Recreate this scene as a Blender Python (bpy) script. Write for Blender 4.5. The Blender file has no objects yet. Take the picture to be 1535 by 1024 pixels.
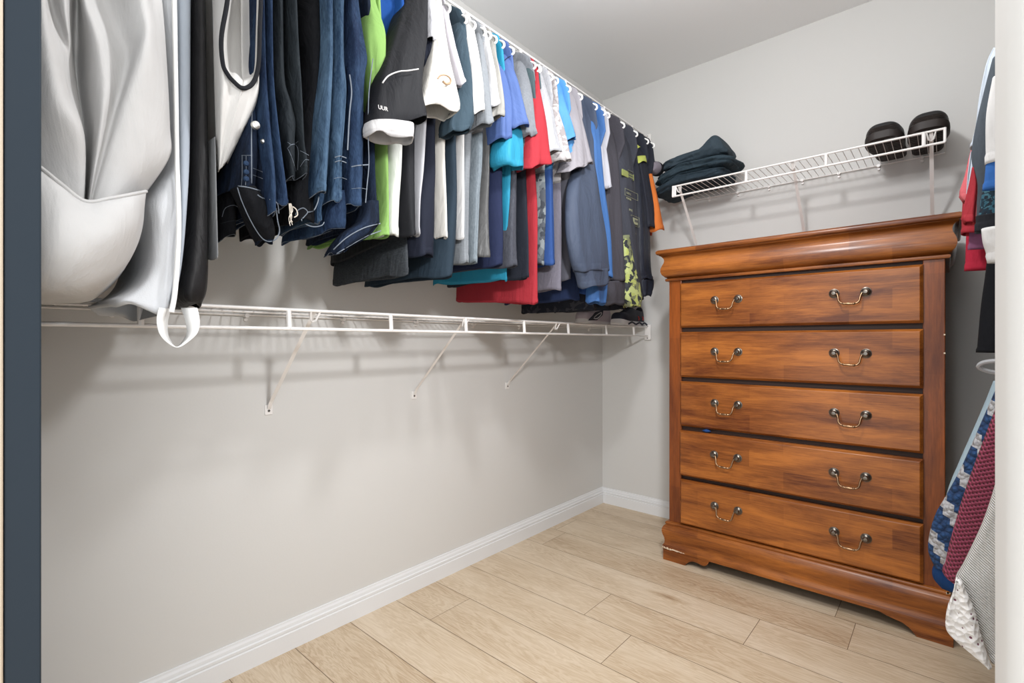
import bpy, bmesh, math, random
from mathutils import Vector
random.seed(7)
SC = bpy.context.scene
COL = SC.collection
PI = math.pi
# ---------------------------------------------------------------- camera (fitted to the photograph's vanishing points)
F, CX, CY, H = 737.0, 767.5, 512.0, 0.975
CAMX, CAMY, YAW = 1.565, -2.608, math.radians(41.39)
fx, fy, rx, ry = -math.sin(YAW), math.cos(YAW), math.cos(YAW), math.sin(YAW)
def ray(px, py):
    a = (px - CX) / F
    return fx + a * rx, fy + a * ry, -(py - CY) / F
def onX(px, py, X):
    x, y, z = ray(px, py); t = (X - CAMX) / x
    return CAMY + t * y, H + t * z
def onY(px, py, Y):
    x, y, z = ray(px, py); t = (Y - CAMY) / y
    return CAMX + t * x, H + t * z
def onZ(px, py, Z):
    x, y, z = ray(px, py); t = (Z - H) / z
    return CAMX + t * x, CAMY + t * y
cd = bpy.data.cameras.new('camera'); cam = bpy.data.objects.new('camera', cd); COL.objects.link(cam)
cam.location = (CAMX, CAMY, H); cam.rotation_euler = (PI / 2, 0, YAW)
cd.sensor_width = 36; cd.lens = 36 * F / 1535; cd.clip_start = .01
SC.camera = cam

# ---------------------------------------------------------------- materials
def lin(c):
    c = c / 255
    return c / 12.92 if c <= .04045 else ((c + .055) / 1.055) ** 2.4
def C(r, g, b): return (lin(r), lin(g), lin(b), 1)
class NT:
    def __init__(s, name):
        s.m = bpy.data.materials.new(name); s.m.use_nodes = True
        s.t = s.m.node_tree; s.p = s.t.nodes['Principled BSDF']
    def n(s, kind, **kw):
        nd = s.t.nodes.new('ShaderNode' + kind)
        for k, v in kw.items():
            if k in nd.inputs: nd.inputs[k].default_value = v
            else: setattr(nd, k, v)
        return nd
    def l(s, a, b): s.t.links.new(a, b)
    def ramp(s, src, stops):
        r = s.t.nodes.new('ShaderNodeValToRGB'); e = r.color_ramp.elements
        while len(e) < len(stops): e.new(.5)
        for el, (p, c) in zip(e, stops): el.position = p; el.color = c
        s.l(src, r.inputs[0]); return r.outputs[0]
    def bump(s, h, strength, dist=.002, prev=None):
        b = s.n('Bump', Strength=strength, Distance=dist); s.l(h, b.inputs['Height'])
        if prev: s.l(prev, b.inputs['Normal'])
        return b.outputs['Normal']
    def coord(s, which='Object', scale=(1, 1, 1), rot=(0, 0, 0)):
        c = s.n('TexCoord'); mp = s.n('Mapping'); mp.inputs['Scale'].default_value = scale
        mp.inputs['Rotation'].default_value = rot
        s.l(c.outputs[which], mp.inputs['Vector']); return mp.outputs[0]
    def math(s, op, a, b=0.0):
        m = s.n('Math', operation=op)
        for i, v in enumerate((a, b)):
            if isinstance(v, (int, float)): m.inputs[i].default_value = v
            else: s.l(v, m.inputs[i])
        return m.outputs[0]
    def mix(s, fac, a, b):
        m = s.n('MixRGB')
        for i, v in enumerate((fac, a, b)):
            if isinstance(v, (int, float, tuple)): m.inputs[i].default_value = v
            else: s.l(v, m.inputs[i])
        return m.outputs[0]
MATS = {}
def plain(name, col, rough=.5, metal=0, **kw):
    if name in MATS: return MATS[name]
    t = NT(name); t.p.inputs['Base Color'].default_value = col
    t.p.inputs['Roughness'].default_value = rough; t.p.inputs['Metallic'].default_value = metal
    nz = t.n('TexNoise', Scale=120.0, Detail=3.0); t.l(t.coord(), nz.inputs['Vector'])
    t.l(t.bump(nz.outputs[0], kw.get('bump', .03), .001), t.p.inputs['Normal'])
    MATS[name] = t.m; return t.m
def fabric(name, col, heather=0.0, col2=None, scale=260, wr=.5, sheen=0.0, rough=.85, hscale=(40, 40, 12), gain=.66):
    """woven or jersey cloth: weave bump, soft creases, optional melange of a second yarn colour"""
    if name in MATS: return MATS[name]
    t = NT(name); col = tuple(c * gain for c in col[:3]) + (1,)
    if col2: col2 = tuple(c * gain for c in col2[:3]) + (1,)
    v = t.coord()
    if heather:
        nz = t.n('TexNoise', Scale=6.0, Detail=6.0, Roughness=.75); t.l(t.coord(scale=hscale), nz.inputs['Vector'])
        f = t.ramp(nz.outputs[0], [(.5 - .18, (0, 0, 0, 1)), (.5 + .18, (1, 1, 1, 1))])
        t.l(t.mix(t.math('MULTIPLY', f, heather), col, col2 or (col[0] * .45, col[1] * .45, col[2] * .45, 1)), t.p.inputs['Base Color'])
    else:
        nz = t.n('TexNoise', Scale=14.0, Detail=2.0); t.l(v, nz.inputs['Vector'])
        t.l(t.mix(nz.outputs[0], (col[0] * .92, col[1] * .92, col[2] * .92, 1), (min(1, col[0] * 1.08), min(1, col[1] * 1.08), min(1, col[2] * 1.08), 1)), t.p.inputs['Base Color'])
    t.p.inputs['Roughness'].default_value = rough
    t.p.inputs['Sheen Weight'].default_value = sheen
    t.p.inputs['Specular IOR Level'].default_value = .18
    wv = t.n('TexNoise', Scale=float(scale), Detail=2.0); t.l(v, wv.inputs['Vector'])
    b1 = t.bump(wv.outputs[0], .18, .0015)
    cr = t.n('TexNoise', Scale=9.0, Detail=4.0, Roughness=.55, Distortion=.6); t.l(t.coord(scale=(1.6, 1.6, .55)), cr.inputs['Vector'])
    t.l(t.bump(cr.outputs[0], wr, .02, b1), t.p.inputs['Normal'])
    MATS[name] = t.m; return t.m
def denim(name, dark, light, fade=.5):
    if name in MATS: return MATS[name]
    t = NT(name)
    nz = t.n('TexNoise', Scale=5.0, Detail=5.0, Roughness=.65); t.l(t.coord(scale=(2.2, 2.2, .6)), nz.inputs['Vector'])
    f = t.ramp(nz.outputs[0], [(.38, (0, 0, 0, 1)), (.68, (1, 1, 1, 1))])
    tw = t.n('TexNoise', Scale=420.0, Detail=1.0); t.l(t.coord(scale=(1, 1, .25)), tw.inputs['Vector'])
    f2 = t.math('ADD', t.math('MULTIPLY', f, fade), t.math('MULTIPLY', t.math('SUBTRACT', tw.outputs[0], .5), .55))
    t.l(t.mix(f2, dark, light), t.p.inputs['Base Color']); t.p.inputs['Roughness'].default_value = .88; t.p.inputs['Specular IOR Level'].default_value = .12
    b1 = t.bump(tw.outputs[0], .25, .0015)
    cr = t.n('TexNoise', Scale=16.0, Detail=3.0, Distortion=.8); t.l(t.coord(scale=(1.5, 1.5, .8)), cr.inputs['Vector'])
    t.l(t.bump(cr.outputs[0], .6, .02, b1), t.p.inputs['Normal'])
    MATS[name] = t.m; return t.m
def camo(name, cols, scale=38.0):
    t = NT(name)
    wn = t.n('TexNoise', Scale=scale * 1.3, Detail=2.0); t.l(t.coord(), wn.inputs['Vector'])
    vv = t.n('TexVoronoi', Scale=scale * 2.2); t.l(t.mix(.035, t.coord(), wn.outputs['Color']), vv.inputs['Vector'])
    sp = t.n('SeparateColor'); t.l(vv.outputs['Color'], sp.inputs[0])
    n = len(cols); st = [(i / n, c) for i, c in enumerate(cols)]
    r = t.t.nodes.new('ShaderNodeValToRGB'); r.color_ramp.interpolation = 'CONSTANT'; e = r.color_ramp.elements
    while len(e) < n: e.new(.5)
    for el, (p, c) in zip(e, st): el.position = p; el.color = c
    t.l(sp.outputs[0], r.inputs[0]); t.l(r.outputs[0], t.p.inputs['Base Color']); t.p.inputs['Roughness'].default_value = .85; t.p.inputs['Specular IOR Level'].default_value = .15
    MATS[name] = t.m; return t.m
def wall_mat(name, col):
    t = NT(name); t.p.inputs['Base Color'].default_value = col; t.p.inputs['Roughness'].default_value = .75
    nz = t.n('TexNoise', Scale=170.0, Detail=3.0); t.l(t.coord(), nz.inputs['Vector'])
    n2 = t.n('TexNoise', Scale=35.0, Detail=2.0); t.l(t.coord(), n2.inputs['Vector'])
    t.l(t.bump(t.math('ADD', nz.outputs[0], n2.outputs[0]), .12, .001), t.p.inputs['Normal']); return t.m
M_WALL = wall_mat('painted_drywall', C(210, 209, 206)); M_CEIL = wall_mat('ceiling_paint', C(238, 238, 237))
M_TRIM = plain('white_trim_paint', C(226, 227, 228), .42, bump=.01)
M_WIRE = plain('white_vinyl_wire', C(236, 233, 230), .32, bump=.01)
M_PLAST = plain('white_plastic', C(240, 240, 238), .3)
M_SCREW = plain('screw_steel', C(120, 118, 115), .35, .9)
M_DOOR = plain('slate_door_paint', C(48, 57, 66), .6, bump=.1); M_DOOR.node_tree.nodes['Principled BSDF'].inputs['Specular IOR Level'].default_value = .15
M_TAN = plain('tan_wood_edge', C(205, 190, 170), .6)

def wood_mat(name, axis, light=C(178, 107, 46), dark=C(94, 46, 19)):
    """stained hardwood glued from staves: blotchy figure stretched along the grain"""
    t = NT(name)
    s = {'x': (1, 5, 6), 'z': (7, 7, 1)}[axis]
    v = t.coord(scale=s)
    big = t.n('TexNoise', Scale=2.6, Detail=5.0, Roughness=.6, Distortion=.5); t.l(v, big.inputs['Vector'])
    fine = t.n('TexNoise', Scale=14.0, Detail=6.0, Roughness=.7); t.l(t.coord(scale={'x': (1, 14, 22), 'z': (18, 18, 1)}[axis]), fine.inputs['Vector'])
    br = t.n('TexBrick', Scale=1.0); br.offset = .37; br.inputs['Brick Width'].default_value = .33; br.inputs['Row Height'].default_value = .068
    br.inputs['Mortar Size'].default_value = 0.0; br.inputs['Color1'].default_value = (0, 0, 0, 1); br.inputs['Color2'].default_value = (1, 1, 1, 1)
    t.l(t.coord(rot=(PI / 2, 0, 0) if axis == 'x' else (PI / 2, 0, PI / 2)), br.inputs['Vector'])
    f = t.math('ADD', t.math('MULTIPLY', big.outputs[0], .62), t.math('MULTIPLY', fine.outputs[0], .34))
    f = t.math('ADD', f, t.math('MULTIPLY', t.math('SUBTRACT', br.outputs['Color'], .5), .085))
    col = t.ramp(f, [(.36, dark), (.50, ((dark[0] + light[0]) / 2, (dark[1] + light[1]) / 2, (dark[2] + light[2]) / 2, 1)), (.62, light)])
    t.l(col, t.p.inputs['Base Color']); t.p.inputs['Roughness'].default_value = .33
    t.p.inputs['Specular IOR Level'].default_value = .3; t.p.inputs['Coat Weight'].default_value = .18; t.p.inputs['Coat Roughness'].default_value = .2
    t.l(t.bump(fine.outputs[0], .05, .001), t.p.inputs['Normal']); return t.m
M_WX = wood_mat('stained_wood_horizontal', 'x'); M_WZ = wood_mat('stained_wood_vertical', 'z', C(150, 80, 32), C(92, 44, 18))
M_WDK = plain('dark_recess_wood', C(58, 34, 24), .6)
M_CHIP = plain('chipped_raw_wood', C(225, 205, 180), .9)
M_PEWTER = plain('aged_pewter', C(118, 112, 104), .3, .95, bump=.15)
M_BRASSY = plain('worn_bail_metal', C(150, 120, 92), .3, .95, bump=.1)

# ---------------------------------------------------------------- mesh helpers
def clean(me):
    bm = bmesh.new(); bm.from_mesh(me); bmesh.ops.recalc_face_normals(bm, faces=bm.faces); bm.to_mesh(me); bm.free()
class MB:
    def __init__(s): s.v = []; s.f = []; s.uv = []
    def add(s, vs, fs, uv=None):
        o = len(s.v); s.v += [tuple(p) for p in vs]; s.f += [tuple(i + o for i in q) for q in fs]
        s.uv += list(uv) if uv else [(p[0], p[2]) for p in vs]; return s
    def box(s, x0, x1, y0, y1, z0, z1):
        v = [(x, y, z) for x in (x0, x1) for y in (y0, y1) for z in (z0, z1)]
        return s.add(v, [(0, 1, 3, 2), (4, 6, 7, 5), (0, 4, 5, 1), (2, 3, 7, 6), (0, 2, 6, 4), (1, 5, 7, 3)])
    def tube(s, pts, r, n=8, closed=False, cap=True):
        pts = [Vector(p) for p in pts]; m = len(pts); rr = r if isinstance(r, (list, tuple)) else [r] * m
        rings = []; up = None
        for i, p in enumerate(pts):
            a = pts[(i - 1) % m] if (closed or i > 0) else p
            b = pts[(i + 1) % m] if (closed or i < m - 1) else p
            d = (b - a).normalized()
            if up is None: up = Vector((0, 0, 1)) if abs(d.z) < .9 else Vector((1, 0, 0))
            u = (up - d * up.dot(d)); u = u.normalized() if u.length > 1e-6 else d.orthogonal().normalized()
            w = d.cross(u); up = u
            rings.append([p + (u * math.cos(2 * PI * k / n) + w * math.sin(2 * PI * k / n)) * rr[i] for k in range(n)])
        return s.loft(rings, wrap=True, closed=closed, cap=cap and not closed)
    def loft(s, rings, wrap=True, closed=False, cap=False, uvs=None):
        n = len(rings[0]); m = len(rings); vs = [p for r in rings for p in r]; fs = []
        for i in range(m if closed else m - 1):
            for k in range(n if wrap else n - 1):
                a, b = i * n + k, i * n + (k + 1) % n; c = ((i + 1) % m) * n + k; d = ((i + 1) % m) * n + (k + 1) % n
                fs.append((a, b, d, c))
        if cap: fs += [tuple(range(n))[::-1], tuple(range((m - 1) * n, m * n))]
        return s.add(vs, fs, uvs)
    def lathe(s, prof, origin, axis='y', n=20):
        """prof: (radius, distance along axis)"""
        o = Vector(origin); rings = []
        for r, h in prof:
            ring = []
            for k in range(n):
                a = 2 * PI * k / n; c, q = r * math.cos(a), r * math.sin(a)
                ring.append(o + (Vector((c, h, q)) if axis == 'y' else Vector((c, q, h)) if axis == 'z' else Vector((h, c, q))))
            rings.append(ring)
        return s.loft(rings, wrap=True, cap=True)
    def obj(s, name, mat, parent=None, smooth=True, base=None, bevel=0, solid=0, angle=40):
        me = bpy.data.meshes.new(name)
        b = Vector(base) if base else (parent_loc(parent) if parent else Vector((0, 0, 0)))
        me.from_pydata([tuple(Vector(p) - b) for p in s.v], [], s.f); me.update()
        uvl = me.uv_layers.new(name='UVMap')
        for lp in me.loops: uvl.data[lp.index].uv = s.uv[lp.vertex_index]
        clean(me)
        o = bpy.data.objects.new(name, me); COL.objects.link(o)
        if parent: o.parent = parent
        else: o.location = b
        me.materials.append(mat)
        if smooth:
            for p in me.polygons: p.use_smooth = True
            if angle:
                me.set_sharp_from_angle(angle=math.radians(angle))
        if bevel:
            md = o.modifiers.new('bevel', 'BEVEL'); md.width = bevel; md.segments = 2; md.limit_method = 'ANGLE'
        if solid:
            md = o.modifiers.new('solid', 'SOLIDIFY'); md.thickness = solid; md.offset = -1
        return o
def parent_loc(p):
    v = Vector((0, 0, 0))
    while p: v = v + p.location; p = p.parent
    return v
def thing(name, label, cat, loc, group=None):
    o = bpy.data.objects.new(name, None); COL.objects.link(o); o.location = loc; o.empty_display_size = .05
    o['label'] = label; o['category'] = cat
    if group: o['group'] = group
    return o
def tag(o, label, cat, group=None):
    o['label'] = label; o['category'] = cat
    if group: o['group'] = group
    return o
def struct(mb, name, mat, **kw):
    o = mb.obj(name, mat, **kw); o['kind'] = 'structure'; return o
def part_label(o, t): o['label'] = t; return o
def crom(P, n):
    """Catmull-Rom through tuples, n samples in all"""
    m = len(P); out = []
    for i in range(n):
        t = i / (n - 1) * (m - 1); k = min(int(t), m - 2); u = t - k
        p0, p1, p2, p3 = P[max(k - 1, 0)], P[k], P[k + 1], P[min(k + 2, m - 1)]
        out.append(tuple(.5 * (2 * b + (c - a) * u + (2 * a - 5 * b + 4 * c - d) * u * u + (3 * b - a - 3 * c + d) * u ** 3) for a, b, c, d in zip(p0, p1, p2, p3)))
    return out
def lerp(a, b, t): return a + (b - a) * t

# ---------------------------------------------------------------- room shell
XR = 2.20
# floor: planks 0.192 m wide running along X, each with its own tone
def floor():
    w = .192; y0 = -.931 - w * 12; mb = MB(); tone = []
    rnd = random.Random(3)
    joints = {}
    known = {}
    for (px, py) in ((900, 903), (920, 977), (690, 905), (846, 788), (725, 905)):
        x, y = onZ(px, py, 0); known.setdefault(int(math.floor((y - y0) / w)), x)
    r = 0; y = y0
    while y < 0.0:
        x = known.get(r, rnd.uniform(-1.2, 0)) ; x -= 1.22 * math.ceil((x + .2) / 1.22)
        while x < XR + .2:
            a, b = max(x, -.01), min(x + 1.22, XR + .1); ye = min(y + w, .01)
            if b > a + .01:
                g = .0009; t = rnd.random(); ox = rnd.uniform(0, 9)
                mb.add([(a + g, y + g, 0), (b - g, y + g, 0), (b - g, ye - g, 0), (a + g, ye - g, 0)], [(0, 1, 2, 3)],
                       [(a - x + ox, y * 1 + t * 5), (b - x + ox, y + t * 5), (b - x + ox, ye + t * 5), (a - x + ox, ye + t * 5)]); tone.append(t)
                mb.add([(a, y, -.0012), (b, y, -.0012), (b, ye, -.0012), (a, ye, -.0012)], [(0, 1, 2, 3)]); tone.append(-1)
            x += 1.22
        y += w; r += 1
    t = NT('oak_plank_floor')
    uv = t.coord('UV', (1, 1, 1))
    at = t.n('Attribute'); at.attribute_name = 'tone'
    wv = t.n('TexNoise', Scale=3.0, Detail=4.0, Roughness=.55, Distortion=1.6); t.l(t.coord('UV', (.7, 5.5, 1)), wv.inputs['Vector'])
    rings = t.math('FRACT', t.math('MULTIPLY', wv.outputs[0], 9.0))
    ringf = t.ramp(rings, [(0, (1, 1, 1, 1)), (.35, (.25, .25, .25, 1)), (.55, (0, 0, 0, 1)), (1, (.9, .9, .9, 1))])
    fine = t.n('TexNoise', Scale=6.0, Detail=6.0, Roughness=.7); t.l(t.coord('UV', (3, 60, 1)), fine.inputs['Vector'])
    blot = t.n('TexNoise', Scale=2.2, Detail=2.0); t.l(t.coord('UV', (1, 3.5, 1)), blot.inputs['Vector'])
    f = t.math('ADD', t.math('MULTIPLY', ringf, .20), t.math('MULTIPLY', fine.outputs[0], .55))
    f = t.math('ADD', f, t.math('MULTIPLY', blot.outputs[0], .5))
    f = t.math('ADD', f, t.math('MULTIPLY', at.outputs['Fac'], .16))
    kn = t.n('TexVoronoi', Scale=1.0); t.l(t.coord('UV', (1.3, 5.0, 1)), kn.inputs['Vector'])
    knot = t.ramp(kn.outputs['Distance'], [(.0, (1, 1, 1, 1)), (.13, (0, 0, 0, 1))])
    f = t.math('SUBTRACT', f, t.math('MULTIPLY', knot, .5))
    col = t.ramp(f, [(.30, C(138, 110, 82)), (.50, C(178, 153, 124)), (.72, C(202, 182, 155)), (.95, C(216, 199, 176))])
    gap = t.math('LESS_THAN', at.outputs['Fac'], -.5)
    t.l(t.mix(gap, col, C(120, 96, 72)), t.p.inputs['Base Color'])
    t.p.inputs['Roughness'].default_value = .42; t.p.inputs['Specular IOR Level'].default_value = .35
    t.l(t.bump(fine.outputs[0], .06, .001), t.p.inputs['Normal'])
    o = struct(mb, 'floor', t.m, smooth=False)
    a = o.data.attributes.new('tone', 'FLOAT', 'FACE')
    for i, v in enumerate(tone): a.data[i].value = v
floor()
struct(MB().box(-.12, 0, -3.0, .12, -.02, 2.46), 'wall_left', M_WALL, smooth=False)
struct(MB().box(-.0, XR, 0, .12, -.02, 2.46), 'wall_back', M_WALL, smooth=False)
struct(MB().box(XR, XR + .12, -2.2, .12, -.02, 2.46), 'wall_right', M_WALL, smooth=False)
struct(MB().box(-.12, XR + .12, -3.0, .12, 2.44, 2.54), 'ceiling', M_CEIL, smooth=False)
# wall beside the doorway, its corner rounded with a bullnose bead
def nib():
    x0, y0, y1, r = 1.592, -2.215, -2.088, .022
    prof = []
    for k in range(9):
        a = PI + (PI / 2) * k / 8; prof.append((x0 + r + r * math.cos(a), y0 + r + r * math.sin(a)))
    prof += [(XR + .12, y0), (XR + .12, y1)]
    for k in range(9):
        a = PI / 2 + (PI / 2) * k / 8; prof.append((x0 + r + r * math.cos(a), y1 - r + r * math.sin(a)))
    mb = MB(); mb.loft([[(x, y, z) for x, y in prof] for z in (-.02, 2.44)], cap=True)
    struct(mb, 'wall_front', M_WALL, angle=30)
nib()
d = MB().box(.0, .660, -2.5655, -2.531, .008, 2.10); struct(d, 'door_1', M_DOOR, bevel=.002)
struct(MB().box(.0, .662, -2.70, -2.5665, 0, 2.44), 'trim_1', M_TAN, bevel=.002)
# baseboards: colonial profile
BP = [(0, 0), (.014, 0), (.014, .054), (.0105, .056), (.0105, .0585), (.0125, .061), (.0125, .068), (.0085, .0705), (.0085, .073), (.0075, .080), (.0045, .086), (.004, .091), (0, .092)]
struct(MB().loft([[(x, y, z) for x, z in BP] for y in (-2.53, 0)], cap=True), 'baseboard_left', M_TRIM, angle=12)
struct(MB().loft([[(xx, -x, z) for x, z in BP] for xx in (0, XR)], cap=True), 'baseboard_back', M_TRIM, angle=12)
struct(MB().loft([[(XR - x, y, z) for x, z in BP] for y in (-2.09, 0)], cap=True), 'baseboard_right', M_TRIM, angle=12)

# ---------------------------------------------------------------- wire shelves
def wire_shelf(label, L, z, place, braces, ties, depth=.30, deck_gap=.0254, drop=.05, end_plate=None, brace_drop=.29, clip_gap=.31, brace_back=True):
    """place(u, v, z): u along the wall, v out from the wall"""
    root = thing('wire_shelf', label, 'shelf', place(L / 2, 0, z))
    P = lambda u, v, zz: place(u, v, zz)
    mb = MB(); n = int(L / deck_gap)
    for i in range(n + 1):
        u = L * i / n; mb.tube([P(u, .008, z + .002), P(u, depth, z + .002)], .0014, 5)
    mb.obj('wire_deck', M_WIRE, root)
    MB().tube([P(0, .010, z - .004), P(L, .010, z - .004)], .0028).obj('wall_rod', M_WIRE, root)
    MB().tube([P(0, depth * .52, z - .003), P(L, depth * .52, z - .003)], .0028).obj('middle_rod', M_WIRE, root)
    MB().tube([P(0, depth, z - .001), P(L, depth, z - .001)], .0042, 10).obj('front_rail', M_WIRE, root)
    MB().tube([P(0, depth + .004, z - drop), P(L, depth + .004, z - drop)], .0045, 10).obj('lip_rail', M_WIRE, root)
    for u in ties:
        MB().tube([P(u, depth, z), P(u, depth + .004, z - drop)], .0062, 8).obj('tie', M_WIRE, root)
    for u in braces:
        b = MB(); w = .006
        a = [(depth - .012, z - .008), (.016, z - brace_drop + .02), (.004, z - brace_drop)]
        for (v0, z0), (v1, z1) in zip(a[:-1], a[1:]):
            b.loft([[P(u - w, v0, z0 - .002), P(u - w * .9, v0 + .006, z0 + .004), P(u + w * .9, v0 + .006, z0 + .004), P(u + w, v0, z0 - .002)],
                    [P(u - w, v1, z1 - .002), P(u - w * .9, v1 + .005, z1 + .004), P(u + w * .9, v1 + .005, z1 + .004), P(u + w, v1, z1 - .002)]], cap=True)
        # clip hooked round the front rail, and the flattened foot on the wall
        b.tube([P(u - .013, depth, z - .003), P(u - .007, depth - .012, z - .026), P(u, depth - .02, z - .03), P(u + .007, depth - .012, z - .026), P(u + .013, depth, z - .003)], .0028, 6)
        zf = z - brace_drop
        b.loft([[P(u - .011, .004, zf + .012), P(u + .011, .004, zf + .012), P(u + .011, .0, zf + .012), P(u - .011, 0, zf + .012)],
                [P(u - .011, .004, zf - .018), P(u + .011, .004, zf - .018), P(u + .011, .0, zf - .018), P(u - .011, 0, zf - .018)]], cap=True)
        bo = b.obj('brace', M_WIRE, root, angle=30)
        s = MB(); p0 = Vector(P(u, .004, zf - .006)); p1 = Vector(P(u, .0065, zf - .006)); s.tube([p0, p1], .0035, 10)
        s.obj('screw', M_SCREW, bo)
    k = int(L / clip_gap)
    for i in range(k):
        u = L * (i + .5) / k; c = MB()
        c.tube([P(u, 0, z - .006), P(u, .018, z - .006)], .0065, 10); c.tube([P(u, 0, z - .018), P(u, .008, z - .018)], .0052, 10)
        c.obj('wall_clip', M_WIRE, root)
    if end_plate is not None:
        u = end_plate; e = MB(); s = -1 if u < .5 else 1
        e.loft([[P(u, depth + a, z + b) for a, b in ((-.016, .012), (.020, .012), (.020, -.074), (-.016, -.074))],
                [P(u + .012, depth + a, z + b) for a, b in ((-.016, .012), (.020, .012), (.020, -.074), (-.016, -.074))]], cap=True)
        eo = e.obj('end_bracket', M_WIRE, root, bevel=.002, angle=30)
        for dz in (.002, -.064):
            MB().tube([P(u + .012, depth + .002, z + dz), P(u + .0145, depth + .002, z + dz)], .0032, 8).obj('screw', M_SCREW, eo)
    return root
TIES = [.176, .462, .791, 1.098, 1.416, 1.727, 2.036, 2.346]
left = lambda u, v, z: (v, -.004 - u, z)
wire_shelf('long white wire shelf at mid height on the long wall, under the hanging clothes', 2.50, 1.058, left, [.864, 1.412, 1.964], TIES, end_plate=.0)
wire_shelf('long white wire shelf close to the ceiling that the shirts and jeans hang from', 2.50, 2.134, left, [.42, .98, 1.41, 1.96], [t + .02 for t in TIES], end_plate=.0)
backp = lambda u, v, z: (.572 + u, -v, z)
wire_shelf('short white wire shelf on the end wall above the wooden dresser', .993, 1.727, backp, [.028, .514, .955], [.012, .335, .635, .935], brace_drop=.33, clip_gap=.14)
# closing uprights at both ends of the short shelf
bs = [o for o in bpy.data.objects if o.name.startswith('wire_shelf')][-1]
for u in (.001, .992):
    MB().tube([backp(u, .30, 1.729), backp(u, .304, 1.677)], .0045, 8).obj('end_upright', M_WIRE, bs)
rightp = lambda u, v, z: (XR - v, -.004 - u, z)

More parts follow.
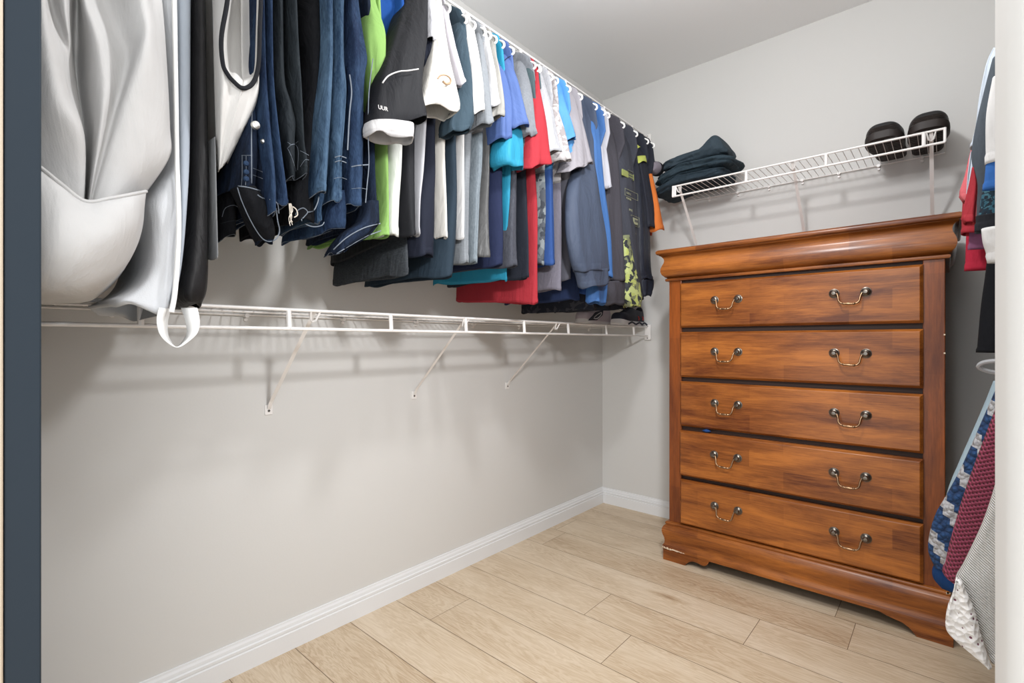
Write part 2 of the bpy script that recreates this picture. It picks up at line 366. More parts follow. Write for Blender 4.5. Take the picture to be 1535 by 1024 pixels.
# ---------------------------------------------------------------- dresser
DX0, DX1, DYF, DYB = .636, 1.565, -.488, -.045
def around(prof, z_rel=0):
    """sweep (offset, z) profile round left side, front and right side of the case, as one closed moulding"""
    rings = []
    for o, z in prof:
        x0, x1, yf = DX0 - o, DX1 + o, DYF - o
        rings.append([(x0, DYB, z), (x0, yf, z), (x1, yf, z), (x1, DYB, z)])
    return rings
def dresser():
    root = thing('dresser', 'tall five drawer dresser in stained brown wood standing against the end wall', 'dresser', ((DX0 + DX1) / 2, -.26, 0))
    c = MB(); c.box(DX0, DX0 + .056, DYF, DYB, .06, 1.26); c.obj('side_stile', M_WZ, root, smooth=False, bevel=.002)
    c = MB(); c.box(DX1 - .056, DX1, DYF, DYB, .06, 1.26); c.obj('side_stile', M_WZ, root, smooth=False, bevel=.002)
    c = MB(); c.box(DX0 + .056, DX1 - .056, DYF + .012, DYB, .10, 1.26); c.obj('carcass', M_WDK, root, smooth=False)
    # crown: bead, ogee drawer front, cove and rounded top
    cr = [(0, 1.243), (.011, 1.244), (.0135, 1.249), (.0125, 1.254), (.006, 1.257), (.014, 1.262), (.024, 1.272), (.029, 1.286), (.0285, 1.299), (.024, 1.313), (.0185, 1.325), (.0165, 1.336),
          (.019, 1.346), (.026, 1.3545), (.033, 1.358), (.034, 1.361), (.040, 1.362), (.0435, 1.366), (.0445, 1.3715), (.0430, 1.377), (.039, 1.381), (.030, 1.3825)]
    m = MB(); m.loft(around(cr), wrap=False)
    n0 = len(m.v); m.obj('crown_moulding', M_WX, root, angle=50)
    t = MB(); t.box(DX0 - .036, DX1 + .036, DYF - .036, DYB, 1.366, 1.3825); t.obj('top_board', M_WX, root, smooth=False)
    # plinth moulding
    bp = [(0, .172), (.008, .1715), (.0125, .168), (.013, .163), (.010, .158), (.0125, .156), (.019, .150), (.0235, .140), (.0245, .128), (.0215, .113), (.0165, .099), (.0145, .085), (.016, .073), (.0215, .066), (.0225, .060), (.0225, .050), (.0, .050)]
    m = MB(); m.loft(around(bp), wrap=False); bm_ = m.obj('base_moulding', M_WX, root, angle=50)
    # chipped lower corner of the plinth: splintered raw wood
    ch = MB(); rnd = random.Random(2)
    for i in range(16):
        x = DX0 - .0225 + .0065 * i + rnd.uniform(0, .002); h = (.0085 - .0004 * i) * rnd.uniform(.5, 1.1)
        ch.box(x, x + rnd.uniform(.003, .0085), DYF - .0242 - rnd.uniform(0, .0006), DYF - .02, .0505 + rnd.uniform(0, .003), .052 + h)
    part_label(ch.obj('chipped_edge', M_CHIP, bm_, smooth=False), 'splintered pale raw wood')
    ch = MB()
    for i in range(5): ch.box(DX1 + .002 + i * .0015, DX1 + .006 + i * .0015, DYF - .0135, DYF - .010, .164 + i * .0008, .170)
    part_label(ch.obj('chipped_edge', M_CHIP, bm_, smooth=False), 'pale chip at the bead end')
    # bracket feet with scrolled inner edge
    def foot(x_out, sgn, nm='foot'):
        yo = DYF - .019
        pts = [(0, .052), (0, 0), (.098, 0), (.106, .010), (.118, .022), (.134, .0285), (.150, .028), (.162, .0255), (.176, .0225), (.188, .026), (.196, .034), (.200, .044), (.204, .052)]
        if sgn < 0: pts = [(0, .052), (0, 0), (.090, 0), (.100, .012), (.112, .024), (.128, .033), (.150, .037), (.172, .042), (.190, .048), (.196, .052)]
        f = MB(); f.loft([[(x_out + sgn * a, y, z) for a, z in pts] for y in (yo, yo + .022)], cap=True)
        f.loft([[(x_out + sgn * b, y, z) for y, z in ((yo + .001, .051), (yo + .001, 0), (yo + .10, 0), (yo + .12, .02), (yo + .15, .03), (yo + .19, .051))] for b in (.001, .022)], cap=True)
        f.obj(nm, M_WX, root, angle=30)
    foot(DX0 - .0195, 1); foot(DX1 + .0195, -1)
    for xo, s in ((DX0 - .0195, 1), (DX1 + .0195, -1)):
        f = MB(); f.box(min(xo, xo + s * .022), max(xo, xo + s * .022), DYB - .10, DYB, 0, .051); f.obj('foot', M_WX, root, smooth=False)
    # drawers
    Z = [(1.036, 1.230), (.820, 1.0165), (.605, .801), (.390, .587), (.176, .372)]
    X0, X1 = .690, 1.511
    for i, (z0, z1) in enumerate(Z):
        out = .006 if i == 3 else 0
        y0, y1, b, dp = DYF + .002, DYF - .019 - out, .009, .011
        d = MB()
        loops = [(0, y0), (0, y1 + dp), (.0018, y1 + dp - .002), (b - .0018, y1 + .0018), (b, y1)]
        d.loft([[(X0 + o, y, z0 + o), (X1 - o, y, z0 + o), (X1 - o, y, z1 - o), (X0 + o, y, z1 - o)] for o, y in loops], cap=True)
        dr = d.obj('drawer', M_WX, root, smooth=False, bevel=.001)
        zc = (z0 + z1) / 2
        for xa, xb in ((.842, .935), (1.264, 1.358)):
            h = MB(); zr = zc + .015; tw = random.uniform(-.003, .003)
            for x in (xa, xb):
                h.lathe([(.0005, -.0215), (.006, -.021), (.0085, -.018), (.009, -.014), (.0065, -.011), (.006, -.009), (.0105, -.0075), (.0135, -.005), (.0145, -.0035), (.0163, -.003), (.0168, -.0015), (.0168, 0)], (x, y1, zr), 'y', 22)
                h.tube([(x + (.012 if x == xa else -.012), y1 - .016, zr - .003), (x + (.003 if x == xa else -.003), y1 - .018, zr - .003)], .0034, 8)
            ho = h.obj('drawer_handle', M_PEWTER, dr, angle=40)
            g = MB(); xm = (xa + xb) / 2; L = (xb - xa) / 2
            path = [(-L + .010, -.018, -.003), (-L + .0135, -.021, -.012), (-L + .015, -.024, -.020), (-L + .017, -.027, -.030), (-L + .023, -.029, -.0375), (-L + .031, -.030, -.040), (-.012, -.0305, -.0405), (0, -.0305, -.0405)]
            path += [(-a, b2, c2) for a, b2, c2 in path[-2::-1]]
            pp = crom([(xm + a, y1 + b2, zr + c2 + tw * (a / L)) for a, b2, c2 in path], 43)
            rr = []
            for q in pp:
                a = abs(q[0] - xm); rr.append(.0031 + (.0016 * max(0, 1 - (a / .013) ** 2)) + (.0016 if abs(a - .0145) < .0016 else 0))
            g.tube(pp, rr, 10)
            # the swinging bail is part of the same pull
            bo = g
            mesh_o = bo.obj('drawer_handle_bail', M_BRASSY, dr, angle=60)
            # join bail geometry into the handle mesh as its second material
            bm = bmesh.new(); bm.from_mesh(ho.data); n_old = len(bm.faces); bm.from_mesh(mesh_o.data)
            bm.faces.ensure_lookup_table()
            for fc in bm.faces[n_old:]: fc.material_index = 1
            bm.to_mesh(ho.data); bm.free(); ho.data.materials.append(M_BRASSY)
            me = mesh_o.data; bpy.data.objects.remove(mesh_o); bpy.data.meshes.remove(me)
        # dark reveal strip showing round the drawer
    # nicks on the stile's outer edge
    for z in (.995, .935):
        nk = MB(); nk.box(DX1 - .004, DX1 + .0006, DYF - .0006, DYF + .003, z, z + .0045); nk.obj('nick', M_CHIP, root, smooth=False)
    return root
dresser()
# a bit of blue cloth caught in the drawer gap
def cloth_bit():
    x, z = onY(1058, 648, -.505); mb = MB(); rings = []
    for i in range(7):
        a = PI * i / 6; rr = .0065 * math.sin(a) + .0006
        rings.append([(x - .018 + .036 * i / 6, -.496 + rr * 1.2 * math.cos(2 * PI * k / 10), .5955 + rr * math.sin(2 * PI * k / 10) * (.9 + .2 * math.sin(k))) for k in range(10)])
    mb.loft(rings, cap=True)
    tag(mb.obj('cloth', fabric('blue_cotton', C(45, 85, 150)), base=(x, -.496, .588)), 'scrap of blue cloth poking out above the fourth dresser drawer', 'cloth')
cloth_bit()
# ---------------------------------------------------------------- cloth building
def sgnpow(v, e): return math.copysign(abs(v) ** e, v)
def lobe_rings(rows, depth, fold=.006, seed=0, n=36, nr=None, ends=.45, tilt=0.0, flip=False, plane='X', xr=None, thick=.05, ybias=0.0):
    """rows: (py, left px, right px, X plane[, extra py at the right edge]) seen from the doorway -> rings of a flattened cloth tube.
    plane 'X': the visible nose faces the room at X and the cloth runs back `depth` towards the wall."""
    rows = [tuple(r) + (0,) * (5 - len(r)) for r in rows]
    if nr is None: nr = max(10, min(44, int(abs(rows[-1][0] - rows[0][0]) / 6)))
    R = crom(rows, nr); rnd = random.Random(seed)
    ph = [rnd.uniform(0, 6.28) for _ in range(8)]
    rings = []; m = len(R)
    for i, (py, a, b, X, dpy) in enumerate(R):
        t = i / (m - 1); ring = []
        if plane == 'X':
            y0, z0 = onX(a, py, X); y1, z1 = onX(b, py + dpy, X)
        else:
            x0, z0 = onY(a, py, X); x1, z1 = onY(b, py + (0 if xr is not None else dpy), X)
            if xr is not None: x1 = xr; z1 = z0 + dpy
        for k in range(n):
            th = 2 * PI * k / n; c, s = math.cos(th), math.sin(th)
            if plane == 'X':
                cc, ss = sgnpow(c, .75), sgnpow(s, ends)
                hw = (y1 - y0) / 2; d = depth(t) if callable(depth) else depth
                g = .25 + .75 * t
                w1 = math.sin(3 * th + ph[0] + 1.5 * t) + .6 * math.sin(5 * th + ph[1] - 2.2 * t) + .4 * math.sin(9 * th + ph[2] + 3 * t)
                x = X - d / 2 + d / 2 * ss + fold * g * w1 * (.4 + .6 * max(0, s))
                y = (y0 + y1) / 2 + hw * cc
                # soft vertical folds down the flat sides
                u = (x - X) / .09
                y += min(fold, hw * .45) * g * .6 * math.sin(u * 2.6 + ph[3] + t * 1.2) * (1 - abs(c) * .3) * max(0, min(1, -(ss - .55)))
                z = lerp(z0, z1, (cc + 1) / 2) + tilt * t * (1 - ss) / 2
                z += .004 * g * math.sin(4 * th + ph[4]) if t > .93 else 0
                ring.append((x, y + ybias, z))
            else:
                cc, ss = sgnpow(c, ends), sgnpow(s, .75)
                hw = (x1 - x0) / 2; g = .25 + .75 * t
                w1 = math.sin(3 * th + ph[0] + 1.5 * t) + .6 * math.sin(5 * th + ph[1] - 2.2 * t)
                x = (x0 + x1) / 2 + hw * cc
                y = X + thick / 2 * ss + thick / 2 + fold * g * math.sin((x - x0) * 60 + ph[3] + t * 2) * max(0, -ss) * min(1, max(0, (1 - c) * 2)) + fold * .5 * w1
                z = lerp(z0, z1, (cc + 1) / 2)
                ring.append((x, y, z))
        rings.append(ring)
    return rings
def ring_uv(rings):
    uv = []; v = 0
    for i, r in enumerate(rings):
        if i: v += (Vector(r[0]) - Vector(rings[i - 1][0])).length
        u = 0
        for k, p in enumerate(r):
            if k: u += (Vector(p) - Vector(r[k - 1])).length
            uv.append((u, v))
    return uv
def cloth(name, rings, mat, parent, hem=None, hem_mat=None, cap_top=True, solid=.0018):
    """one cloth tube (open at the bottom) and, as its sub-part, the turned hem round the opening"""
    mb = MB(); mb.loft(rings, uvs=ring_uv(rings))
    if cap_top: mb.f.append(tuple(range(len(rings[0])))[::-1])
    o = mb.obj(name, mat, parent, angle=0, solid=solid)
    if hem:
        L = 0; j = len(rings) - 1
        while j > 1 and L < hem: L += (Vector(rings[j][0]) - Vector(rings[j - 1][0])).length; j -= 1
        seg = rings[j:]
        cen = [sum((Vector(p) for p in r), Vector()) / len(r) for r in seg]
        out = []
        for q, (r, c) in enumerate(zip(seg, cen)):
            e = .0016 if 0 < q else -.0005
            out.append([Vector(p) + (Vector(p) - c).normalized() * e + (Vector((0, 0, -.0012)) if q == len(seg) - 1 else Vector()) for p in r])
        inn = [[Vector(p) - (Vector(p) - cen[-1]).normalized() * .0014 + Vector((0, 0, -.0012)) for p in seg[-1]], [Vector(p) - (Vector(p) - cen[-1]).normalized() * .0012 + Vector((0, 0, .004)) for p in seg[-1]]]
        hb = MB(); al = out + inn; hb.loft(al, uvs=ring_uv(al)); hb.obj('hem', hem_mat or mat, o, angle=0)
    return o
def body_top(first, Xf, hw, y, z0, zt=2.058, n=36, xm=.29):
    """rings of the shoulders: from the neck on the hanger down to the first visible row"""
    prof = [(zt, .04, .35), (zt - .012, .075, .6), (zt - .03, .115, .8), (zt - .06, .155, 1), (zt - .10, .175, 1), (zt - .18, .185, 1)]
    out = []
    for z, w, f in prof:
        if z < z0 + .05: break
        ring = []
        for k in range(n):
            th = 2 * PI * k / n; c, s = math.cos(th), math.sin(th)
            ring.append((max(.02, xm + w * sgnpow(s, .45)), y + min(hw, .011) * f * sgnpow(c, .75), z + .03 * (1 - abs(s)) * 0))
        out.append(ring)
    return out
GROUP_SHIRT = 'shirts hanging in a row from the upper rail'
M_HANG = M_PLAST
def hanger(y, label, xm=.30, zr=2.084):
    r = thing('clothes_hanger', label, 'hanger', (xm, y, 1.98), 'white plastic hangers on the upper rail')
    hk = [(xm - .004, y, zr - .050), (xm, y, zr - .03), (xm + .006, y, zr - .018), (xm + .008, y, zr - .002), (xm + .006, y, zr + .006), (xm, y, zr + .009), (xm - .007, y, zr + .006), (xm - .008, y, zr - .004)]
    MB().tube(crom(hk, 26), .0016, 8).obj('hook', M_HANG, r)
    fr = [(xm - .004, y, zr - .045), (xm - .03, y, zr - .052), (xm - .10, y, zr - .078), (xm - .17, y, zr - .112), (xm - .185, y, zr - .128), (xm - .172, y, zr - .138), (xm - .10, y, zr - .136), (xm + .09, y, zr - .136), (xm + .160, y, zr - .138), (xm + .172, y, zr - .128), (xm + .158, y, zr - .112), (xm + .09, y, zr - .078), (xm + .022, y, zr - .052)]
    MB().tube(crom(fr + [fr[0]], 70)[:-1], .0042, 8, closed=True).obj('frame', M_HANG, r)
    return r
GN = [0]
def shirt(name, label, cat, mat, body, sleeves, body_mat=None, depth=.41, hem=.018, fold=.008, tilt=0.0, shoulder=True, hang=True, sleeve_hem=.018, sleeve_depth=.085, sleeve_hem_mat=None, hwtop=None, Xb=.49, zt=2.058, hem_mat=None, ends=.45):
    GN[0] += 1; seed = GN[0] * 13
    rows = [tuple(r) if len(r) > 3 else tuple(r) + (Xb,) for r in body]
    B = lobe_rings(rows, depth, fold, seed, tilt=tilt, ends=ends)
    ym = sum(p[1] for p in B[0]) / len(B[0]); z0 = B[0][0][2]
    hw = (max(p[1] for p in B[0]) - min(p[1] for p in B[0])) / 2
    root = thing(name, label, cat, (.30, ym, min(p[2] for p in B[-1])), GROUP_SHIRT)
    ys = ym
    if sleeves:
        r0 = sleeves[0][0]; ys = onX((r0[1] + r0[2]) / 2, r0[0], r0[3])[0]
        if r0[0] < 0: ys = lerp(ym, ys, .6)
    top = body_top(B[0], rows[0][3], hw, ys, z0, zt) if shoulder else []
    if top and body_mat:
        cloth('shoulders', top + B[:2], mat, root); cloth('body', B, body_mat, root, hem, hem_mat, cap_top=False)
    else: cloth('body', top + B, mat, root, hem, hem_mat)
    for i, sl in enumerate(sleeves):
        m2, hm = mat, sleeve_hem_mat
        R = lobe_rings(sl, sleeve_depth, .006, seed + 3 + i, n=32, ends=.6)
        cloth('sleeve', R, m2, root, sleeve_hem, hm)
    if shoulder:
        xm, zz = .29, zt + .004
        MB().tube([(xm + .042 * math.cos(a), ys + .011 * math.sin(a), zz - .004 + .006 * math.cos(a)) for a in [2 * PI * k / 20 for k in range(20)]], .005, 8, closed=True).obj('collar', mat, root)
    if hang: hanger(ys, 'white plastic hanger holding the ' + label.split(',')[0].split(' with ')[0].split(' under ')[0].split(' hanging ')[0].split(' between ')[0].split(' beside ')[0].split(' in front')[0].split(' behind ')[0])
    return root
# colours of the cloths
K = dict(
 lime=C(146, 188, 104), royal=C(30, 82, 160), white=C(236, 234, 232), black=C(40, 41, 46), offwhite=C(238, 234, 226), lav=C(212, 208, 216), navy=C(34, 38, 52), teal=C(62, 80, 92),
 grey=C(150, 155, 160), pale=C(196, 196, 198), taupe=C(168, 166, 160), bluepolo=C(84, 108, 164), deepnavy=C(38, 46, 76), cyan=C(48, 152, 186), midgrey=C(140, 144, 150), dgreen=C(74, 92, 96), red=C(178, 52, 62),
 lblue=C(92, 158, 222), gry2=C(168, 164, 170), steel=C(86, 102, 122), blue2=C(74, 118, 180), char=C(86, 84, 92), orange=C(238, 132, 62), hiviz=C(176, 184, 86))
fm = lambda n, c, **k: fabric(n, K[c], **k)
WB = fm('white_jersey', 'white')
s = shirt('tee_shirt', 'lime green tee hanging right after the jeans, its hem dipping lower at the back', 't-shirt', fm('lime_jersey', 'lime'),
      [(205, 571, 588), (250, 573, 590), (300, 575, 589), (335, 571, 589), (354, 566, 588)],
      [[(-40, 540, 566, .44), (0, 549, 568, .48), (25, 551, 577, .50), (50, 552, 585, .52), (90, 556, 584, .53), (150, 562, 582, .53), (198, 570, 582, .53)]], tilt=.02, hang=False)
s = shirt('tee_shirt', 'tee with royal blue shoulders and a white lower body, beside the lime tee', 't-shirt', fm('royal_jersey', 'royal'),
      [(195, 588, 611), (250, 588, 608), (300, 584, 606), (352, 581, 607)],
      [[(-45, 560, 615, .40), (0, 562, 613, .44), (30, 572, 608, .44), (70, 584, 602, .44)]], body_mat=fabric('white_lime_jersey', C(232, 234, 228)), tilt=.03, hang=False, sleeve_hem=None, sleeve_depth=.05)
polo = shirt('polo_shirt', 'black sport polo with white piping and a white sleeve cuff', 'polo shirt', fabric('black_sport_knit', K['black'], rough=.7, wr=.5, gain=.42),
      [(203, 610, 629), (280, 606, 629), (352, 607, 629)],
      [[(-35, 616, 652, .44), (0, 611, 650, .49), (25, 604, 649, .52), (50, 597, 648, .54), (90, 584, 643, .57), (130, 574, 640, .595), (165, 567, 647, .605), (181, 564, 648, .605, -6)]], hang=False, sleeve_hem=None, tilt=-.04)
# white rib cuff below the black sleeve, and its piping
R = lobe_rings([(176, 564, 628, .606, 7), (183, 562, 629, .608, 9), (190, 562, 628, .609, 11), (195, 564, 626, .607, 13)], .07, .004, 5, n=40, nr=8, ends=.6)
part_label(cloth('cuff', R, fabric('light_grey_rib', C(206, 204, 204)), polo, .008), 'white rib cuff')
pp = crom([(574, 124), (582, 114), (596, 108), (612, 106), (628, 103)], 20)
MB().tube([(.603 - .0007 * abs(a - 600) * .25, ) + onX(a, b, .600) for a, b in pp], .0016, 6).obj('piping', WB, polo)
def lettering(txt, px, py, X, size, mat, parent, name='print', tilt=0, plane='X'):
    cu = bpy.data.curves.new('t', 'FONT'); cu.body = txt; cu.size = size; cu.extrude = .0004
    ob = bpy.data.objects.new('t', cu); COL.objects.link(ob)
    dg = bpy.context.evaluated_depsgraph_get(); me = bpy.data.meshes.new_from_object(ob.evaluated_get(dg))
    bpy.data.objects.remove(ob); bpy.data.curves.remove(cu)
    y, z = onX(px, py, X); b = parent_loc(parent)
    me.name = name; o = bpy.data.objects.new(name, me); COL.objects.link(o); o.parent = parent
    o.location = Vector((X, y, z)) - b; o.rotation_euler = (PI / 2, tilt, PI / 2)
    me.materials.clear(); me.materials.append(mat); return o
lettering('UUR', 567, 163, .606, .013, WB, polo, tilt=-.12)
shirt('tee_shirt', 'pale grey tee just behind the black polo, with a thick rolled sleeve edge', 't-shirt', fabric('pale_grey_jersey', C(205, 205, 210)),
      [(190, 633, 644), (250, 629, 642), (300, 627, 634), (352, 627, 632)],
      [[(-35, 642, 657, .44), (0, 641, 658, .49), (38, 642, 660, .53), (57, 640, 659, .53)]], hang=False, sleeve_depth=.06)
shirt('tee_shirt', 'charcoal melange tee with the longest hem below the black polo', 't-shirt', fabric('charcoal_melange', C(30, 32, 36), .9, C(92, 97, 102), hscale=(14, 14, 160)),
      [(210, 606, 611, .43), (340, 604, 611, .43), (386, 602, 612, .46), (412, 600, 613, .46)], [], hang=False, depth=.37)
shirt('tee_shirt', 'navy blue tee behind the cream shirt, lower half showing', 't-shirt', fm('navy_jersey', 'navy'),
      [(160, 643, 660), (200, 642, 658), (260, 637, 662), (300, 630, 663), (345, 628, 663), (382, 627, 661)],
      [[(0, 650, 663, .45), (55, 640, 658, .51), (100, 640, 653, .53), (140, 641, 652, .53)]], hang=False)
cream = shirt('tee_shirt', 'cream white tee with a twisted sleeve opening and stained spot', 't-shirt', fabric('cream_jersey', K['offwhite']),
      [(150, 660, 676), (230, 660, 673), (300, 663, 672), (356, 664, 672)],
      [[(-25, 646, 660, .45), (0, 652, 665, .49), (50, 655, 672, .53), (100, 651, 684, .57), (128, 645, 692, .59, 3), (146, 640, 697, .60, 10), (152, 640, 692, .60, 16)]], hang=False)
SW = crom([(656, 118), (661, 113), (669, 113), (675, 118), (675, 124), (669, 126), (664, 122)], 24)
part_label(MB().tube([(.602,) + onX(a, b, .602) for a, b in SW], [.0016 + .0018 * i / 23 for i in range(24)], 6).obj('stain', fabric('rust_stain', C(190, 160, 130)), cream), 'rust coloured swirl of twisted cloth')
shirt('tee_shirt', 'pale lavender tee directly behind the cream one', 't-shirt', fm('lavender_jersey', 'lav'),
      [(130, 676, 682, .45), (250, 674, 680, .45), (376, 664, 670, .45)],
      [[(8, 661, 673, .45), (60, 672, 686, .52), (100, 683, 694, .555), (125, 690, 698, .565)]], depth=.38)
shirt('tee_shirt', 'dark teal tee with a denim-like faded hem, third from the black polo', 't-shirt', fm('dark_teal_jersey', 'teal'),
      [(165, 678, 690), (200, 672, 690), (280, 673, 692), (330, 665, 695), (380, 658, 694), (414, 655, 689)],
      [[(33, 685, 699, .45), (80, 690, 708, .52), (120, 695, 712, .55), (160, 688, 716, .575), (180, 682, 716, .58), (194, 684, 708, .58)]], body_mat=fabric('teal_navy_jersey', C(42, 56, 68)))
shirt('tee_shirt', 'bright white tee between the dark teal and the heather grey one', 't-shirt', WB,
      [(180, 691, 699), (250, 690, 697), (300, 690, 696), (357, 690, 695)],
      [[(36, 697, 713, .45), (80, 707, 721, .52), (130, 711, 728, .555), (167, 713, 728, .565)]])
shirt('tee_shirt', 'heather grey tee with fine horizontal streaks', 't-shirt', fm('heather_grey', 'grey', heather=.5, hscale=(8, 8, 110)),
      [(185, 699, 714), (250, 696, 712), (320, 694, 711), (393, 693, 710)],
      [[(48, 716, 724, .45), (100, 720, 734, .53), (150, 725, 741, .565), (184, 727, 744, .575)]])
shirt('tee_shirt', 'pale silver grey tee whose lower body turns grey green', 't-shirt', fm('silver_jersey', 'pale'),
      [(195, 714, 729), (250, 713, 727), (300, 711, 722), (393, 710, 716)],
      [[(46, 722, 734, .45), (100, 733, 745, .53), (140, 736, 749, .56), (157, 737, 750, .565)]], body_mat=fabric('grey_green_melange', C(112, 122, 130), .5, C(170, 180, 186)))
shirt('tee_shirt', 'taupe grey tee with a crinkled charcoal satin lower half', 't-shirt', fm('taupe_jersey', 'taupe'),
      [(185, 728, 743), (260, 727, 740), (320, 722, 738), (384, 717, 738)],
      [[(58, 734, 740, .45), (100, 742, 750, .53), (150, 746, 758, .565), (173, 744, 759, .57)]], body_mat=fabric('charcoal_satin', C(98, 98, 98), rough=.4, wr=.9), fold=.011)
bp_ = shirt('polo_shirt', 'blue polo with two soft sleeve folds and a flat collar under the rail', 'polo shirt', fm('blue_pique', 'bluepolo', rough=.65),
      [(200, 743, 758), (300, 739, 758), (350, 739, 758), (398, 739, 757)],
      [[(68, 735, 752, .39), (90, 735, 757, .45), (120, 742, 766, .50), (150, 748, 772, .53), (180, 751, 773, .55), (207, 752, 772, .55)],
       [(70, 749, 764, .40), (90, 754, 769, .46), (120, 764, 780, .51), (150, 770, 788, .54), (188, 775, 798, .57)]], body_mat=fm('deep_navy_pique', 'deepnavy'))
pp = crom([(749, 100), (756, 91), (763, 85), (770, 84)], 12)
MB().tube([(.462,) + onX(a, b, .462) for a, b in pp], .0013, 6).obj('seam', fm('deep_navy_pique', 'deepnavy'), bp_)
shirt('tee_shirt', 'turquoise tee with a flared sleeve poking out beneath the blue polo', 't-shirt', fm('turquoise_jersey', 'cyan', rough=.6),
      [(240, 760, 769), (300, 759, 765), (350, 758, 762, .47), (420, 758, 762, .45)],
      [[(190, 764, 787, .53), (215, 758, 790, .55), (238, 757, 791, .555), (247, 764, 791, .555, 4)]], tilt=.015, depth=.39)
shirt('tee_shirt', 'mid grey melange tee behind the blue polo', 't-shirt', fm('grey_melange', 'midgrey', heather=.5),
      [(225, 770, 780), (300, 765, 780), (350, 763, 779), (399, 763, 778)],
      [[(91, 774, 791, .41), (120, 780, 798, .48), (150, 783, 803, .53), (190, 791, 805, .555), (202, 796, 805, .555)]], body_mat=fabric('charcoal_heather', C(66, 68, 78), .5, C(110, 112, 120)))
shirt('tee_shirt', 'dark green grey tee squeezed before the red one', 't-shirt', fm('green_grey_jersey', 'dgreen'),
      [(235, 782, 791), (300, 783, 794), (350, 785, 795), (417, 785, 794)],
      [[(89, 789, 799, .42), (120, 797, 805, .49), (160, 800, 806, .51)], [(195, 788, 804, .52), (215, 787, 804, .53), (240, 788, 803, .53)]], body_mat=fabric('black_navy_jersey', C(38, 42, 52)))
shirt('tee_shirt', 'red tee with the widest sleeve and a hem hanging below its neighbours', 't-shirt', fm('red_jersey', 'red'),
      [(235, 793, 806), (300, 797, 810), (350, 799, 809), (400, 800, 807), (455, 799, 807)],
      [[(112, 802, 807, .46), (140, 803, 814, .51), (180, 803, 822, .55), (230, 802, 828, .575), (249, 800, 831, .58, -6)]], tilt=.03)
shirt('tee_shirt', 'light heather grey tee after the red one', 't-shirt', fabric('light_heather', C(198, 198, 202), .55, C(130, 132, 138)),
      [(255, 810, 820), (320, 811, 820), (396, 809, 817)],
      [[(104, 801, 816, .41), (130, 808, 823, .47), (160, 813, 833, .53), (200, 820, 839, .56), (226, 825, 845, .575)]], body_mat=camo('grey_leaf_print', [C(56, 60, 66), C(92, 98, 102), C(72, 76, 82), C(114, 120, 122)], 24))
shirt('tee_shirt', 'grey tee with a dark abstract line print beside the light blue one', 't-shirt', camo('line_print', [C(168, 164, 164), C(140, 134, 134), C(176, 172, 170), C(160, 155, 155)], 30),
      [(270, 837, 845), (350, 836, 845), (434, 834, 844)],
      [[(148, 829, 836, .46), (170, 832, 841, .49), (200, 838, 850, .53), (239, 845, 859, .565)]], body_mat=fabric('grey_mauve_jersey', C(132, 128, 140), .4, C(96, 94, 104)))
shirt('tee_shirt', 'light blue tee with a darker blue lower body', 't-shirt', fm('sky_blue_jersey', 'lblue', rough=.6),
      [(250, 822, 834), (320, 823, 835), (396, 822, 835)],
      [[(119, 826, 845, .41), (150, 836, 851, .47), (190, 851, 861, .52), (207, 850, 866, .545)], [(210, 855, 863, .53), (234, 855, 862, .53)]], body_mat=fabric('cobalt_jersey', C(54, 86, 148)), sleeve_depth=.06)
shirt('tee_shirt', 'soft grey tee showing both folds of its sleeve', 't-shirt', fm('soft_grey_jersey', 'gry2'),
      [(265, 847, 858), (350, 847, 858), (419, 846, 857)],
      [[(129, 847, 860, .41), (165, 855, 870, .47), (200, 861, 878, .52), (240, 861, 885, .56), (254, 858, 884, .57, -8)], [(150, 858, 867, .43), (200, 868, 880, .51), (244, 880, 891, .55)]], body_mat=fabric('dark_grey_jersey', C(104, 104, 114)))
SL = fm('slate_fleece', 'steel', rough=.6)
shirt('long_sleeve_shirt', 'slate blue long sleeve shirt with a wide hanging sleeve', 'shirt', fabric('slate_sport', C(80, 90, 110), rough=.65),
      [(300, 860, 868, .46), (380, 860, 869, .46), (449, 859, 869, .46)],
      [[(147, 868, 884, .41), (200, 876, 892, .47), (235, 876, 894, .51), (270, 863, 900, .545), (310, 859, 906, .565), (350, 860, 913, .575), (385, 866, 916, .58), (406, 872, 917, .58)],
       [(405, 873, 916, .579, -3), (420, 877, 916, .579, -4), (431, 880, 916, .579, -5)]], body_mat=fabric('navy_hem_jersey', C(46, 60, 96)), depth=.38, sleeve_depth=.05)
shirt('long_sleeve_shirt', 'bright blue long sleeve shirt seen as a narrow strip', 'shirt', fm('bright_blue_jersey', 'blue2', rough=.6),
      [(300, 872, 880, .46), (400, 872, 880, .46), (440, 872, 880, .46)],
      [[(156, 882, 895, .41), (200, 890, 902, .48), (280, 897, 908, .52), (350, 906, 916, .535), (415, 911, 918, .54)], [(418, 893, 914, .545), (436, 891, 913, .545), (452, 890, 911, .545, 4)]], depth=.38, sleeve_depth=.05, body_mat=fabric('cobalt_jersey', C(54, 86, 148)))
shirt('tee_shirt', 'dark printed tee with a white sleeve before the charcoal hoodie', 't-shirt', fabric('white_sleeve', C(205, 205, 214)),
      [(300, 886, 895, .46), (400, 886, 897, .46), (464, 886, 897, .46)],
      [[(193, 896, 906, .43), (230, 901, 911, .48), (281, 905, 917, .52)]], body_mat=camo('dark_floral_print', [C(34, 36, 44), C(38, 40, 48), C(60, 60, 66), C(36, 38, 46)], 25), depth=.40, sleeve_depth=.05)
